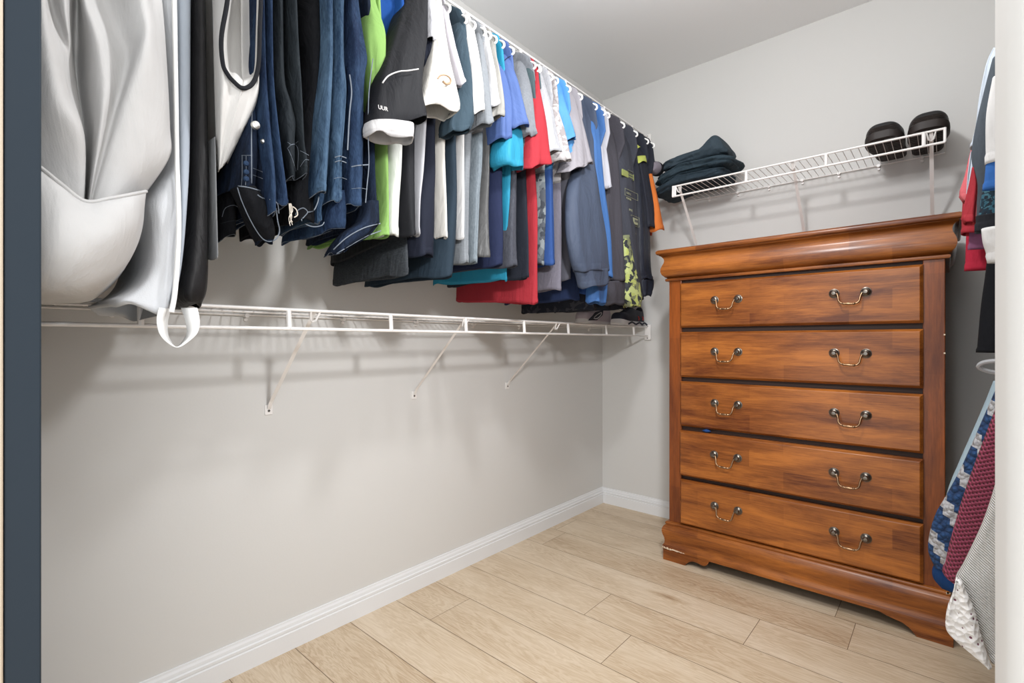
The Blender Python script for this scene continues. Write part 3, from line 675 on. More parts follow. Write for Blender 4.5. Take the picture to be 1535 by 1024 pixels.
shirt('hoodie', 'charcoal melange hoodie with a long plain sleeve', 'hoodie', fm('charcoal_fleece', 'char', heather=.5, hscale=(120, 120, 60)),
      [(300, 905, 914, .46), (400, 905, 916, .46), (463, 905, 917, .46)],
      [[(177, 896, 917, .37), (205, 904, 924, .43), (250, 911, 931, .49), (350, 914, 937, .53), (420, 914, 941, .54)],
       [(421, 914, 941, .541), (440, 917, 943, .54), (456, 919, 941, .53)]], body_mat=fabric('near_black_fleece', C(40, 42, 52)), depth=.40, sleeve_depth=.06)
CAMO = camo('lime_camo', [C(56, 58, 62), C(160, 168, 98), C(48, 50, 54), C(112, 116, 88), C(168, 176, 116)], 26)
gh = shirt('hoodie', 'dark grey hoodie with printed lettering down its sleeve and a lime camouflage cuff', 'hoodie', fabric('dark_grey_fleece', C(76, 78, 88), .3),
      [(300, 930, 939, .46), (400, 932, 942, .46), (463, 933, 943, .46)],
      [[(195, 921, 943, .39), (220, 926, 948, .45), (260, 931, 955, .50), (320, 935, 959, .53), (370, 941, 962, .54), (410, 946, 966, .545), (448, 950, 969, .55)],
       ], body_mat=fabric('near_black_fleece', C(40, 42, 52)), depth=.40, sleeve_depth=.06)
R = lobe_rings([(352, 938, 946, .547), (390, 941, 953, .553), (420, 944, 962, .558), (445, 945, 967, .56), (459, 949, 963, .558)], .055, .003, 9, n=24, ends=.6)
part_label(cloth('cuff', R, CAMO, gh, .012), 'lime camouflage cuff')
INK = plain('pale_screen_print', C(138, 140, 112), .8)
def block(px0, py0, px1, py1, X, mat, parent, name='print', hollow=False):
    y0, z0 = onX(px0, py0, X); y1, z1 = onX(px1, py1, X); m = MB()
    if hollow:
        w = .0014; m.tube([(X, y0, z0), (X, y1, z0), (X, y1, z1), (X, y0, z1)], .001, 6, closed=True)
    else:
        m.loft([[(X + .0006, y0, z0), (X + .0006, y1, z0), (X + .0006, y1, z1), (X + .0006, y0, z1)], [(X - .004, y0, z0), (X - .004, y1, z0), (X - .004, y1, z1), (X - .004, y0, z1)]], cap=True)
    return m.obj(name, mat, parent, smooth=False)
block(933, 253, 950, 271, .5075, plain('lime_screen_print', C(140, 148, 84), .8), gh)
for i in range(4): block(942, 256 + i * 3.5, 949, 257.6 + i * 3.5, .5085, plain('dark_print', C(70, 72, 70), .8), gh)
lettering('CAST C', 939, 290, .524, .0125, INK, gh); lettering('POWER', 939, 298, .526, .0125, INK, gh)
block(937, 282, 956, 301, .5255, INK, gh, hollow=True)
lettering('RIDE', 943, 316, .532, .015, INK, gh)
block(946, 322, 958, 341, .535, INK, gh, hollow=True)
block(949, 326, 956, 338, .536, INK, gh); block(951.5, 329, 956, 334, .537, plain('dark_print', C(70, 72, 70), .8), gh)
lettering('MX', 951, 351, .538, .011, INK, gh)
shirt('jacket', 'black track jacket next to the end wall', 'jacket', fabric('black_polyester', C(44, 47, 58), rough=.5),
      [(300, 948, 958, .46), (400, 950, 960, .46), (440, 950, 960, .46)],
      [[(204, 941, 957, .39), (240, 953, 968, .46), (300, 958, 975, .515), (350, 961, 978, .535), (400, 962, 980, .545), (418, 966, 983, .55)],
       [(419, 966, 983, .551), (432, 966, 982, .551), (443, 967, 979, .55)]], depth=.40, sleeve_depth=.06)
hv = shirt('work_shirt', 'orange shirt with black lime-striped sleeve, last on the rail', 'shirt', fabric('black_sleeve_twill', C(48, 50, 60)),
      [(280, 968, 977, .46), (340, 970, 980, .46), (352, 970, 980, .46)],
      [[(207, 953, 963, .39), (222, 957, 968, .43), (240, 960, 972, .47), (300, 969, 983, .52), (340, 973, 988, .54)]], body_mat=fabric('red_orange_twill', C(205, 80, 50)), depth=.40, sleeve_depth=.07)
OR = fm('orange_twill', 'orange')
R = lobe_rings([(255, 974, 978, .46), (300, 981, 990, .52), (346, 984, 1000, .545, -3)], .09, .003, 4, n=24, ends=.6)
part_label(cloth('side_panel', R, OR, hv, .012), 'orange side panel')
for rr in ([(213, 954.5, 966, .416), (221, 957, 968, .436)], [(233, 958.5, 971, .462), (242, 961, 973, .482)]):
    R = lobe_rings(rr, .075, 0, 4, n=24, nr=4, ends=.6)
    part_label(cloth('stripe', R, plain('hi_vis_tape', K['hiviz'], .7), hv), 'lime yellow stripe')

# ---------------------------------------------------------------- jeans and trousers
D_DARK = denim('indigo_denim', C(16, 22, 34), C(38, 52, 76), .6)
D_MID = denim('blue_denim', C(22, 34, 56), C(58, 80, 108), .7)
D_LIGHT = denim('washed_denim', C(32, 50, 72), C(84, 108, 130), .8)
D_BLK = denim('black_denim', C(14, 15, 18), C(28, 29, 33), .4)
D_CHAR = denim('charcoal_denim', C(26, 30, 34), C(52, 58, 62), .6)
THREAD = plain('pale_stitching', C(104, 112, 122), .8)
TAN_T = plain('frayed_thread', C(196, 188, 176), .9)
GJ = 'jeans hanging in a row from the upper rail'
def stitch(pts, parent, r=.0005, mat=None, name='stitching'):
    """pts: (px, py, X)"""
    P = crom(pts, 8 * len(pts)); out = []; o = Vector((CAMX, CAMY, H)); tree = cloth_tree(parent)
    for a, b, X in P:
        p = Vector((X,) + onX(a, b, X)); d = (p - o).normalized(); hit = tree.ray_cast(o, d)[0] if tree else None
        if hit and (hit - p).length < .12: p = hit - d * r * .5      # lie the thread on the cloth
        out.append(p)
    return MB().tube(out, r, 5).obj(name, mat or THREAD, parent)
from mathutils.bvhtree import BVHTree
TREES = {}
def cloth_tree(root):
    if root.name not in TREES:
        vs, fs = [], []
        for c in root.children:
            if c.type != 'MESH' or c.name.split('.')[0] not in ('leg', 'waistband', 'cuff', 'body', 'sleeve'): continue
            b = parent_loc(c); n = len(vs)
            vs += [b + v.co for v in c.data.vertices]; fs += [tuple(i + n for i in p.vertices) for p in c.data.polygons]
        TREES[root.name] = BVHTree.FromPolygons(vs, fs) if fs else None
    return TREES[root.name]
def edge_line(ring, parent, r=.0008, mat=None):
    return MB().tube(ring, r, 5, closed=True).obj('stitching', mat or THREAD, parent)
def trousers(name, label, cat, mat, pieces, depth=.36, fold=.007, base=None):
    """pieces: (part name, rows, depth or None, stitched edge?)"""
    GN[0] += 1; root = None
    for i, pc in enumerate(pieces):
        nm, rows, dp, st = pc[:4]; m2 = pc[4] if len(pc) > 4 else mat
        R = lobe_rings(rows, dp or depth, fold, GN[0] * 7 + i, n=36, ends=.5)
        if root is None:
            y = sum(p[1] for p in R[-1]) / len(R[-1]); root = thing(name, label, cat, (.3, y, min(p[2] for p in R[-1])), GJ)
        o = cloth(nm, R, m2, root, .014 if st else None, solid=.0022)
        if st: edge_line([Vector(p) + Vector((0, 0, -.001)) for p in R[-1]], o)
    return root
j = trousers('jeans', 'black jeans hung lowest behind the dark indigo pair', 'jeans', D_BLK,
      [('leg', [(-60, 338, 372, .42), (100, 336, 368, .42), (230, 334, 362, .44), (300, 331, 362, .45), (345, 330, 362, .45, -6), (360, 330, 360, .45, -12)], .34, True)])
stitch([(333, 325, .452), (338, 312, .453), (352, 308, .453), (364, 318, .452)], j); stitch([(331, 335, .452), (350, 331, .453), (372, 334, .452)], j, mat=D_CHAR)
j = trousers('jeans', 'dark indigo jeans with an open waistband and metal button at the bottom', 'jeans', D_DARK,
      [('leg', [(-60, 372, 402, .47), (60, 370, 396, .48), (150, 368, 392, .50), (200, 364, 396, .52), (240, 361, 398, .53), (279, 356, 394, .535, 6)], .30, False),
       ('leg', [(150, 378, 394, .49), (230, 384, 402, .51), (290, 386, 410, .52), (320, 384, 418, .52, -6)], .22, False),
       ])
WBD = [(278, 356, 389, .54), (300, 366, 404, .54), (330, 378, 416, .53), (350, 388, 419, .52), (361, 396, 414, .51)]
R = lobe_rings(WBD, .06, .004, 3, n=36, ends=.8); o = cloth('waistband', R, D_BLK, j, .006, D_DARK)
stitch([(356, 281, .545), (362, 300, .546), (373, 325, .543), (384, 345, .535), (394, 358, .528), (404, 362, .522), (414, 358, .52), (419, 346, .522), (416, 330, .53), (414, 312, .535)], j, .0012)
stitch([(386, 292, .548), (394, 297, .548), (408, 300, .546), (416, 306, .543), (418, 320, .537)], j, .0012)
for a, b in ((363, 233), (369, 233)): stitch([(a, b, .541), (a, 262, .541), (a - 1, 278, .541)], j)
stitch([(362, 233, .541), (378, 233, .541)], j); stitch([(378, 165, .527), (377, 205, .532), (377, 235, .541), (377, 275, .541)], j, .0012)
stitch([(357, 279, .542), (372, 281, .543), (390, 286, .541)], j, .0012); stitch([(379, 252, .54), (394, 258, .539)], j); stitch([(379, 262, .54), (394, 268, .539)], j)
for z_ in (245, 258, 268):
    yy, zz = onX(369, z_, .543); MB().lathe([(.0002, .004), (.0045, .003), (.0055, 0)], (.543, yy, zz), 'x', 10).obj('buttonhole', D_MID, j)
yy, zz = onX(383, 188, .532); part_label(MB().lathe([(.0005, .006), (.005, .0055), (.0075, .004), (.0082, .001), (.0085, -.002)], (.532, yy, zz), 'x', 18).obj('button', plain('nickel', C(200, 200, 196), .3, .9), j), 'metal button')
yy, zz = onX(394, 212, .526); MB().lathe([(.0005, .005), (.003, .0045), (.0045, .002), (.0048, -.002)], (.526, yy, zz), 'x', 14).obj('rivet', plain('nickel', C(200, 200, 196), .3, .9), j)
j = trousers('jeans', 'narrow mid blue jeans with a frayed thread at the hem', 'jeans', D_MID,
      [('leg', [(-60, 386, 402, .52), (0, 388, 402, .52), (100, 391, 404, .53), (180, 396, 410, .54), (250, 402, 418, .55), (290, 404, 421, .555), (318, 405, 419, .55)], .26, True),
       ('leg', [(-60, 400, 412, .52), (100, 403, 413, .53), (180, 409, 420, .54), (250, 416, 430, .55), (286, 418, 437, .555), (304, 417, 439, .555)], .26, True)])
for k in range(5):
    stitch([(433 + k * .8, 305, .553), (434 + k * 1.2, 316, .55), (435 + math.sin(k) * 2.5, 326, .55), (435.5 + math.cos(k * 2) * 3, 333 + k * 1.4, .55)], j, .0006, TAN_T, 'frayed_thread')
stitch([(439, 310, .553), (444, 314, .55), (446, 322, .548), (441, 326, .546)], j, .0012, TAN_T, 'frayed_thread')
j = trousers('jeans', 'charcoal jeans with a triangular stitched pocket corner', 'jeans', D_CHAR,
      [('leg', [(-60, 412, 430, .50), (60, 413, 431, .51), (120, 415, 434, .52), (150, 424, 443, .53), (180, 426, 450, .54), (205, 431, 448, .545), (240, 434, 448, .545), (265, 436, 448, .54)], .26, True),
       ('leg', [(-60, 434, 448, .51), (60, 439, 452, .52), (120, 443, 455, .53), (170, 447, 456, .535), (215, 449, 458, .54), (240, 450, 464, .54), (262, 451, 463, .535)], .26, True)])
stitch([(431, 213, .552), (438, 217, .552), (447, 212, .552)], j); stitch([(431, 222, .552), (437, 235, .552), (444, 257, .55)], j); stitch([(431, 222, .552), (440, 216, .552), (447, 225, .552), (446, 255, .55)], j)
stitch([(450, 226, .547), (456, 229, .547), (463, 233, .545)], j); stitch([(450, 250, .545), (457, 240, .546), (463, 240, .545)], j)
j = trousers('trousers', 'plain black trousers with a wavy white-stitched hem', 'trousers', D_BLK,
      [('leg', [(-60, 452, 488, .49), (40, 456, 490, .50), (80, 460, 489, .50), (150, 458, 487, .50), (230, 450, 482, .51), (290, 440, 480, .52), (330, 441, 484, .52)], .34, False)])
stitch([(443, 322, .53), (447, 315, .53), (455, 312, .53), (461, 318, .53), (456, 325, .53), (452, 330, .53), (458, 336, .528), (470, 340, .526), (482, 338, .525), (486, 333, .525)], j, .0011)
stitch([(461, 318, .53), (470, 316, .53), (476, 304, .53), (478, 295, .53)], j, .0012)
j = trousers('jeans', 'light washed jeans with a torn ankle hem', 'jeans', D_LIGHT,
      [('leg', [(-60, 490, 506, .53), (0, 491, 504, .53), (80, 492, 504, .535), (150, 485, 503, .545), (200, 481, 501, .55), (268, 475, 498, .555), (290, 475, 494, .552, -6)], .26, True),
       ('leg', [(270, 487, 502, .51), (300, 478, 489, .515), (332, 474, 487, .515, -2)], .22, True)])
j = trousers('jeans', 'medium blue jeans with a belt loop and folded waistband', 'jeans', D_LIGHT,
      [('leg', [(-60, 505, 525, .53), (0, 503, 522, .53), (80, 503, 522, .54), (130, 503, 527, .55), (180, 502, 524, .552), (235, 502, 519, .552), (275, 499, 519, .55), (302, 497, 519, .548, -5)], .28, True),
       ('waistband', [(285, 500, 526, .52), (310, 495, 528, .525), (330, 492, 527, .525), (346, 490, 526, .52, -9)], .26, True, D_MID)])
for yb in (236, 243): stitch([(502, yb, .556), (510, yb - 2, .557), (519, yb + 1, .555)], j, .0012)
stitch([(500, 268, .555), (510, 266, .556), (520, 269, .553)], j); stitch([(524, 112, .555), (527, 138, .556), (524, 170, .556), (521, 225, .556)], j, .0016)
j = trousers('jeans', 'deep blue jeans with a square stitched back pocket', 'jeans', D_MID,
      [('leg', [(-60, 522, 540, .52), (0, 523, 545, .525), (50, 526, 553, .54), (85, 527, 560, .555), (110, 527, 556, .555), (150, 529, 553, .555), (245, 527, 553, .555), (305, 526, 551, .553, 2)], .26, True)])
stitch([(527, 250, .559), (538, 248, .56), (553, 247, .557)], j, .0014); stitch([(527, 283, .558), (540, 282, .559), (551, 284, .556)], j)
stitch([(559, 88, .557), (553, 140, .558), (552, 200, .559), (553, 245, .558), (550, 280, .557), (548, 304, .556)], j, .0012)
j = trousers('jeans', 'navy jeans with a rolled cuff trailing below the lime tee', 'jeans', D_DARK,
      [('leg', [(-60, 545, 556, .49), (90, 553, 567, .50), (150, 554, 567, .505), (250, 556, 569, .51), (320, 558, 572, .515), (340, 556, 572, .515)], .36, False),
       ('cuff', [(300, 553, 571, .525), (330, 545, 573, .53), (345, 525, 572, .53, -10), (362, 508, 556, .52, -8), (380, 497, 520, .50, -6)], .05, True, D_DARK)])
stitch([(500, 374, .522), (520, 356, .535), (545, 342, .54), (570, 335, .535)], j, .0014); stitch([(505, 380, .52), (525, 368, .53), (548, 355, .535), (571, 346, .533)], j, .0012)
# ---------------------------------------------------------------- draped white garments and covers by the door
def patch(cols, name, mat, parent, nu=30, nv=44, solid=.002, uvs=1):
    cs = [crom(c, nv) for c in cols]
    rows = []
    for j in range(nv):
        r = crom([cs[i][j] for i in range(len(cs))], nu)
        rows.append([(X,) + onX(px, py, X) for px, py, X in r])
    mb = MB(); mb.loft(rows, wrap=False, uvs=ring_uv(rows)); return mb.obj(name, mat, parent, angle=0, solid=solid)
SATIN = fabric('white_satin_lining', C(194, 193, 192), rough=.7, wr=.32, scale=600, gain=1)
ROW = 'garments in covers beside the door'
def place_thing(name, label, cat, px, py, X, group=None):
    y, z = onX(px, py, X); return thing(name, label, cat, (.3, y, z), group)
g1 = place_thing('draped_gown', 'big white satin gown looped up in deep folds next to the dark door edge', 'gown', 110, 452, .5)
R = lobe_rings([(-60, 15, 232, .42), (0, 15, 243, .43), (100, 15, 249, .44), (190, 15, 254, .46), (232, 15, 256, .47), (262, 15, 238, .48), (295, 15, 220, .49), (335, 15, 214, .50), (370, 15, 203, .50), (400, 15, 188, .50), (425, 15, 166, .48), (440, 15, 140, .45)], .33, .006, 4, n=40, ends=.6)
cloth('body', R, SATIN, g1)
patch([[(20, 240, .56), (20, 225, .60), (20, 300, .62), (20, 380, .62), (20, 440, .58), (20, 457, .46)],
       [(60, 266, .56), (58, 250, .605), (60, 320, .63), (60, 390, .63), (62, 440, .59), (62, 456, .46)],
       [(95, 292, .55), (92, 277, .61), (95, 335, .64), (96, 395, .635), (98, 440, .59), (95, 455, .46)],
       [(128, 314, .54), (128, 302, .61), (130, 350, .64), (131, 400, .63), (130, 438, .585), (122, 454, .46)],
       [(164, 311, .53), (166, 298, .605), (172, 345, .63), (170, 395, .61), (160, 425, .57), (142, 448, .45)],
       [(196, 304, .51), (199, 292, .59), (205, 330, .605), (202, 370, .58), (190, 397, .55), (168, 428, .44)],
       [(214, 298, .48), (219, 288, .55), (217, 310, .56), (214, 340, .545), (205, 370, .52), (186, 405, .43)]], 'drape', SATIN, g1, 44, 50)
patch([[(20, -60, 0.520), (22, 0, 0.531), (25, 80, 0.548), (30, 160, 0.559), (40, 210, 0.559), (50, 262, 0.548)],
       [(62, -60, 0.553), (63, 0, 0.559), (72, 80, 0.575), (90, 150, 0.586), (118, 205, 0.581), (120, 310, 0.550)],
       [(74, -60, 0.515), (76, 0, 0.520), (96, 66, 0.537), (108, 130, 0.531), (126, 205, 0.537), (123, 312, 0.520)],
       [(100, -60, 0.537), (98, 0, 0.545), (104, 50, 0.542), (112, 105, 0.504), (124, 200, 0.520), (126, 314, 0.510)],
       [(114, -60, 0.465), (115, 0, 0.471), (114, 60, 0.471), (116, 115, 0.471), (128, 215, 0.498), (127, 315, 0.500)],
       [(124, -60, 0.526), (126, 0, 0.534), (140, 50, 0.548), (150, 110, 0.553), (150, 180, 0.561), (131, 313, 0.545)],
       [(150, -60, 0.493), (158, 0, 0.498), (178, 50, 0.515), (190, 95, 0.526), (165, 190, 0.548), (135, 312, 0.550)],
       [(208, -60, 0.537), (212, 0, 0.548), (219, 45, 0.564), (212, 85, 0.570), (183, 180, 0.567), (142, 311, 0.560)],
       [(222, -60, 0.498), (230, 0, 0.509), (240, 70, 0.531), (243, 150, 0.548), (215, 235, 0.559), (165, 306, 0.560)],
       [(232, -60, 0.482), (243, 0, 0.487), (250, 90, 0.504), (255, 190, 0.520), (254, 236, 0.526), (214, 296, 0.500)]], 'fold', SATIN, g1, 70, 50)
MB().tube([(X,) + onX(a, b, X) for a, b, X in crom([(20, 224, .602), (58, 249, .607), (92, 276, .612), (128, 301.5, .612), (166, 297, .607), (199, 291, .592), (219, 287, .552)], 50)], .0028, 8).obj('hem', SATIN, g1)
BAGW = fabric('white_nonwoven', C(198, 200, 203), rough=.7, gain=1, wr=.25, scale=500); BAGB = fabric('bluish_nonwoven', C(160, 168, 178), rough=.7, gain=1, wr=.25, scale=500)
g2 = place_thing('garment_bag', 'pale garment bag with white piped seam, its strap loop hanging over the shelf', 'garment bag', 235, 470, .5, ROW)
R = lobe_rings([(-60, 226, 296, .46), (0, 231, 293, .47), (100, 244, 292, .48), (235, 252, 290, .49), (275, 236, 287, .505), (310, 222, 284, .52), (350, 226, 280, .525), (395, 226, 276, .53), (422, 212, 270, .535, 4), (438, 192, 266, .54, 12), (448, 172, 262, .545, 20), (455, 178, 258, .54, 18)], .30, .004, 6, n=44, ends=.28)
cloth('body', R, BAGW, g2, solid=.0015)
R = lobe_rings([(-60, 258, 297, .468), (0, 261, 294, .478), (100, 263, 293, .488), (235, 265, 291, .498), (330, 268, 284, .528), (400, 265, 276, .537), (455, 259, 264, .545)], .20, .002, 6, n=28, ends=.6)
part_label(cloth('side_panel', R, BAGB, g2), 'grey blue side panel')
MB().tube(crom([(X,) + onX(a, b, X) for a, b, X in ((259, -60, .474), (261, 0, .482), (263, 100, .492), (265, 235, .502), (268, 330, .533), (266, 390, .541), (262, 440, .548), (257, 468, .55))], 60), .0042, 8).obj('piping', M_PLAST, g2)
lp = crom([(247, 462, .545), (243, 480, .545), (245, 500, .545), (254, 514, .545), (266, 521, .545), (280, 511, .545), (289, 498, .545), (289, 480, .54), (284, 462, .52)], 48)
rb = MB(); rings = []
for i, (a, b, X) in enumerate(lp):
    y, z = onX(a, b, X); t = i / 47; wy = .011 * math.cos(t * PI * .9); rings.append([(X + .009, y - wy, z), (X - .011, y + wy, z)])
rb.loft(rings, wrap=False); part_label(rb.obj('strap_loop', M_PLAST, g2, solid=.0014, angle=0), 'white strap loop')
LEATH = fabric('black_leatherette', C(38, 37, 38), rough=.5, wr=.6)
g3 = place_thing('garment_bag', 'black garment bag with rounded closed bottom resting on the shelf', 'garment bag', 300, 456, .5, ROW)
R = lobe_rings([(-60, 286, 319, .47), (0, 289, 319, .48), (100, 289, 321, .49), (200, 287, 324, .495), (300, 283, 326, .50), (380, 275, 327, .515), (420, 267, 327, .525), (440, 265, 324, .525), (452, 273, 316, .515), (459, 285, 306, .50)], .33, .008, 8, n=40, ends=.6)
o = cloth('body', R, LEATH, g3)
R = lobe_rings([(205, 321, 324.5, .503), (240, 321, 326, .505), (300, 322, 327.5, .507), (350, 324, 328, .515), (385, 325.5, 328, .52)], .12, .001, 8, n=20, ends=.8)
part_label(cloth('binding', R, fabric('grey_binding', C(150, 152, 154)), g3), 'grey binding')
IV = fabric('ivory_crepe', C(200, 198, 195), rough=.55, gain=1, wr=.3, scale=500)
g4 = place_thing('dress', 'ivory dress with black neck binding draped before the jeans', 'dress', 330, 250, .5)
patch([[(312, -60, .46), (317, 0, .47), (319, 60, .48), (321, 140, .485), (323, 200, .49), (326, 258, .48)],
       [(346, -60, .52), (341, 0, .525), (332, 55, .53), (334, 98, .53), (333, 150, .53), (328, 254, .50)],
       [(353, -60, .47), (350, 0, .47), (346, 60, .475), (348, 106, .485), (349, 122, .53), (330, 252, .505)],
       [(359, -60, .455), (359, 0, .455), (359.5, 60, .46), (361, 114, .475), (362, 132, .535), (332, 250, .51)],
       [(361, -60, .475), (361.5, 0, .475), (362, 60, .478), (363, 114, .49), (364, 132, .535), (333, 250, .51)],
       [(378, -60, .47), (378, 0, .472), (378, 60, .475), (378, 110, .485), (378, 127, .53), (336, 248, .505)],
       [(390, -60, .52), (390, 0, .525), (389, 50, .53), (387, 98, .53), (383, 150, .525), (340, 243, .49)],
       [(396, -60, .45), (395, 0, .455), (394, 50, .46), (391, 100, .47), (385, 160, .465), (342, 246, .45)]], 'bodice', IV, g4, 60, 60)
R = lobe_rings([(-60, 319, 388, .44), (100, 323, 386, .445), (170, 325, 372, .45), (215, 326, 354, .45), (246, 327, 338, .45)], .30, .004, 12, n=32, ends=.6)
cloth('body', R, IV, g4)
MB().tube(crom([(X,) + onX(a, b, X) for a, b, X in ((345, -60, .525), (341, 0, .53), (332, 55, .535), (334, 95, .535), (341, 111, .535), (350, 122, .536), (363, 132, .54), (376, 128, .536), (384, 114, .535), (388, 90, .535), (389.5, 40, .535), (391, 0, .53), (391, -60, .525))], 90), .0042, 8).obj('neck_binding', fm('near_black_binding', 'black'), g4)

# ---------------------------------------------------------------- clothes on the opposite wall, seen past the doorway, plus a few unseen added ones
GR = 'clothes hanging on the wall opposite the long shelf'
def rpiece(name, rows, mat, parent, thick=.05, xr=None, fold=.003, seed=1, hem=.012, solid=.0018):
    R = lobe_rings(rows, 0, fold, seed, plane='Y', xr=xr, thick=thick, n=36, ends=.6)
    return cloth(name, R, mat, parent, hem, solid=solid)
def rthing(name, label, cat, px, py, Y):
    x, z = onY(px, py, Y); return thing(name, label, cat, (1.9, Y + .03, z), GR)
PINK = fabric('coral_pink', C(226, 112, 118)); RD = fm('red_jersey', 'red'); CRIM = fabric('crimson_jersey', C(190, 42, 66))
PBL = fabric('pale_blue_cotton', C(206, 216, 228)); SLT = fabric('slate_jersey', C(84, 92, 100), .3)
t = rthing('tee_shirt', 'crimson tee with its hem lowest of the clothes above the black trousers', 't-shirt', 1447, 405, -1.0)
rpiece('body', [(120, 1482, 1500, -1.0), (200, 1470, 1500, -1.0), (300, 1454, 1500, -1.0), (345, 1449, 1500, -1.0), (404, 1447, 1500, -1.0)], CRIM, t, .05, xr=2.05, hem=.02)
rpiece('sleeve', [(170, 1474, 1482, -1.07), (225, 1455, 1468, -1.07), (262, 1447, 1466, -1.07), (320, 1442, 1466, -1.07), (348, 1442, 1468, -1.07)], RD, t, .05)
t = rthing('polo_shirt', 'coral pink shirt with a white placket peeking out before the red sleeves', 'polo shirt', 1440, 295, -1.12)
rpiece('sleeve', [(190, 1464, 1470, -1.13), (228, 1454, 1462, -1.13), (262, 1446, 1458, -1.13), (288, 1438, 1455, -1.13), (300, 1444, 1454, -1.13)], PINK, t, .035)
part_label(rpiece('placket', [(226, 1456, 1461, -1.135), (262, 1451, 1458, -1.135), (290, 1448, 1456, -1.135), (318, 1445, 1450, -1.135)], PBL, t, .012, hem=None), 'white placket')
rpiece('body', [(100, 1488, 1500, -1.125), (220, 1466, 1500, -1.125), (330, 1462, 1500, -1.125)], PINK, t, .03, xr=2.0)
t = rthing('shirt', 'pale blue shirt, only its shoulder edge showing above the slate tee', 'shirt', 1460, 215, -1.2)
rpiece('sleeve', [(70, 1489, 1500, -1.2), (95, 1478, 1494, -1.2), (150, 1467, 1488, -1.2), (185, 1463, 1478, -1.2), (218, 1455, 1472, -1.2)], PBL, t, .03)
rpiece('body', [(80, 1492, 1500, -1.21), (218, 1476, 1500, -1.21)], PBL, t, .02, xr=2.0)
t = rthing('tee_shirt', 'slate grey tee overlapping the coral shirt', 't-shirt', 1463, 345, -1.3)
rpiece('body', [(80, 1489, 1500, -1.3), (130, 1476, 1500, -1.3), (180, 1464, 1500, -1.3), (225, 1457, 1500, -1.3), (262, 1461, 1500, -1.3), (300, 1465, 1500, -1.3), (346, 1463, 1500, -1.3)], SLT, t, .05, xr=1.95, hem=.015)
t = rthing('tee_shirt', 'red tee with a sleeve in front of the slate grey tee', 't-shirt', 1442, 320, -1.37)
rpiece('sleeve', [(250, 1457, 1460, -1.37), (276, 1452, 1466, -1.37), (320, 1442, 1463, -1.37), (332, 1446, 1461, -1.37)], RD, t, .035)
rpiece('body', [(200, 1486, 1500, -1.36), (345, 1484, 1500, -1.36)], RD, t, .03, xr=1.95)
t = rthing('tee_shirt', 'white tee with a blue lower panel', 't-shirt', 1478, 282, -1.48)
rpiece('body', [(110, 1489, 1500, -1.48), (170, 1479, 1500, -1.48), (241, 1479, 1500, -1.48)], fm('white_jersey', 'white'), t, .04, xr=1.9)
part_label(rpiece('lower_panel', [(237, 1479, 1500, -1.475), (282, 1475, 1500, -1.475)], fabric('blue_panel', C(56, 110, 185)), t, .03, xr=1.9), 'blue lower panel')
t = rthing('shirt', 'teal plaid shirt above the crumpled white one', 'shirt', 1470, 326, -1.42)
rpiece('body', [(270, 1476, 1500, -1.42), (300, 1470, 1500, -1.42), (325, 1470, 1500, -1.42)], camo('teal_plaid', [C(30, 46, 56), C(48, 84, 98), C(34, 38, 46), C(64, 100, 112)], 60), t, .03, xr=1.9)
part_label(rpiece('hem_band', [(322, 1463, 1500, -1.425), (345, 1463, 1500, -1.425)], fm('near_black_binding', 'black'), t, .03, xr=1.9), 'black hem band')
t = rthing('shirt', 'crumpled white shirt tail over the crimson tee', 'shirt', 1480, 390, -1.5)
rpiece('body', [(340, 1472, 1500, -1.5), (360, 1474, 1500, -1.5), (376, 1479, 1500, -1.5), (391, 1483, 1500, -1.5)], fm('white_jersey', 'white'), t, .05, xr=1.9, fold=.006)
t = rthing('tee_shirt', 'mauve tee between the red sleeves and the crimson hem', 't-shirt', 1452, 372, -1.06)
rpiece('body', [(300, 1458, 1500, -1.06), (350, 1453, 1500, -1.06), (373, 1452, 1500, -1.06)], fabric('mauve_jersey', C(140, 88, 120)), t, .02, xr=1.9)
t = rthing('trousers', 'black trousers hanging under the crimson tee', 'trousers', 1465, 528, -1.2)
rpiece('leg', [(330, 1486, 1500, -1.2), (400, 1479, 1500, -1.2), (460, 1471, 1500, -1.2), (528, 1465, 1500, -1.2)], fabric('black_wool', C(18, 19, 24)), t, .05, xr=1.9)
for i, (yy, c, lab) in enumerate(((-.80, C(30, 30, 36), 'near black long coat added unseen for shade behind the black trousers'), (-.62, C(44, 40, 46), 'charcoal long coat added to darken the gap, next to the near black one'), (-.44, C(36, 38, 46), 'dark navy long coat added unseen to hold back light further along the same rail'), (-.24, C(28, 28, 30), 'black long coat added to block light, nearest the end wall on the opposite rail'))):
    cr_ = thing('blocker', lab, 'blocker', (1.92, yy, .3), GR); xa = 1.725  # unseen dark garments, added to deepen the shade in the gap beside the dresser
    def cring(z, w, th): return [(1.93 + w * sgnpow(math.cos(2 * PI * k / 28), .5), yy + th * sgnpow(math.sin(2 * PI * k / 28), .8) + .004 * math.sin(k * 1.7 + i), z) for k in range(28)]
    cloth('body', [cring(2.02, .05, .012), cring(1.98, .14, .025), cring(1.92, .19, .04), cring(1.6, .20, .05), cring(1.2, .20, .055), cring(.6, .205, .06), cring(.25, .21, .06)], fabric('blocker_wool_' + 'abcd'[i], c), cr_, .03)
    MB().tube([(1.93 + .05 * math.cos(a), yy + .016 * math.sin(a), 2.03) for a in [2 * PI * k / 20 for k in range(20)]], .010, 8, closed=True).obj('collar', fabric('blocker_wool_' + 'abcd'[i], c), cr_)
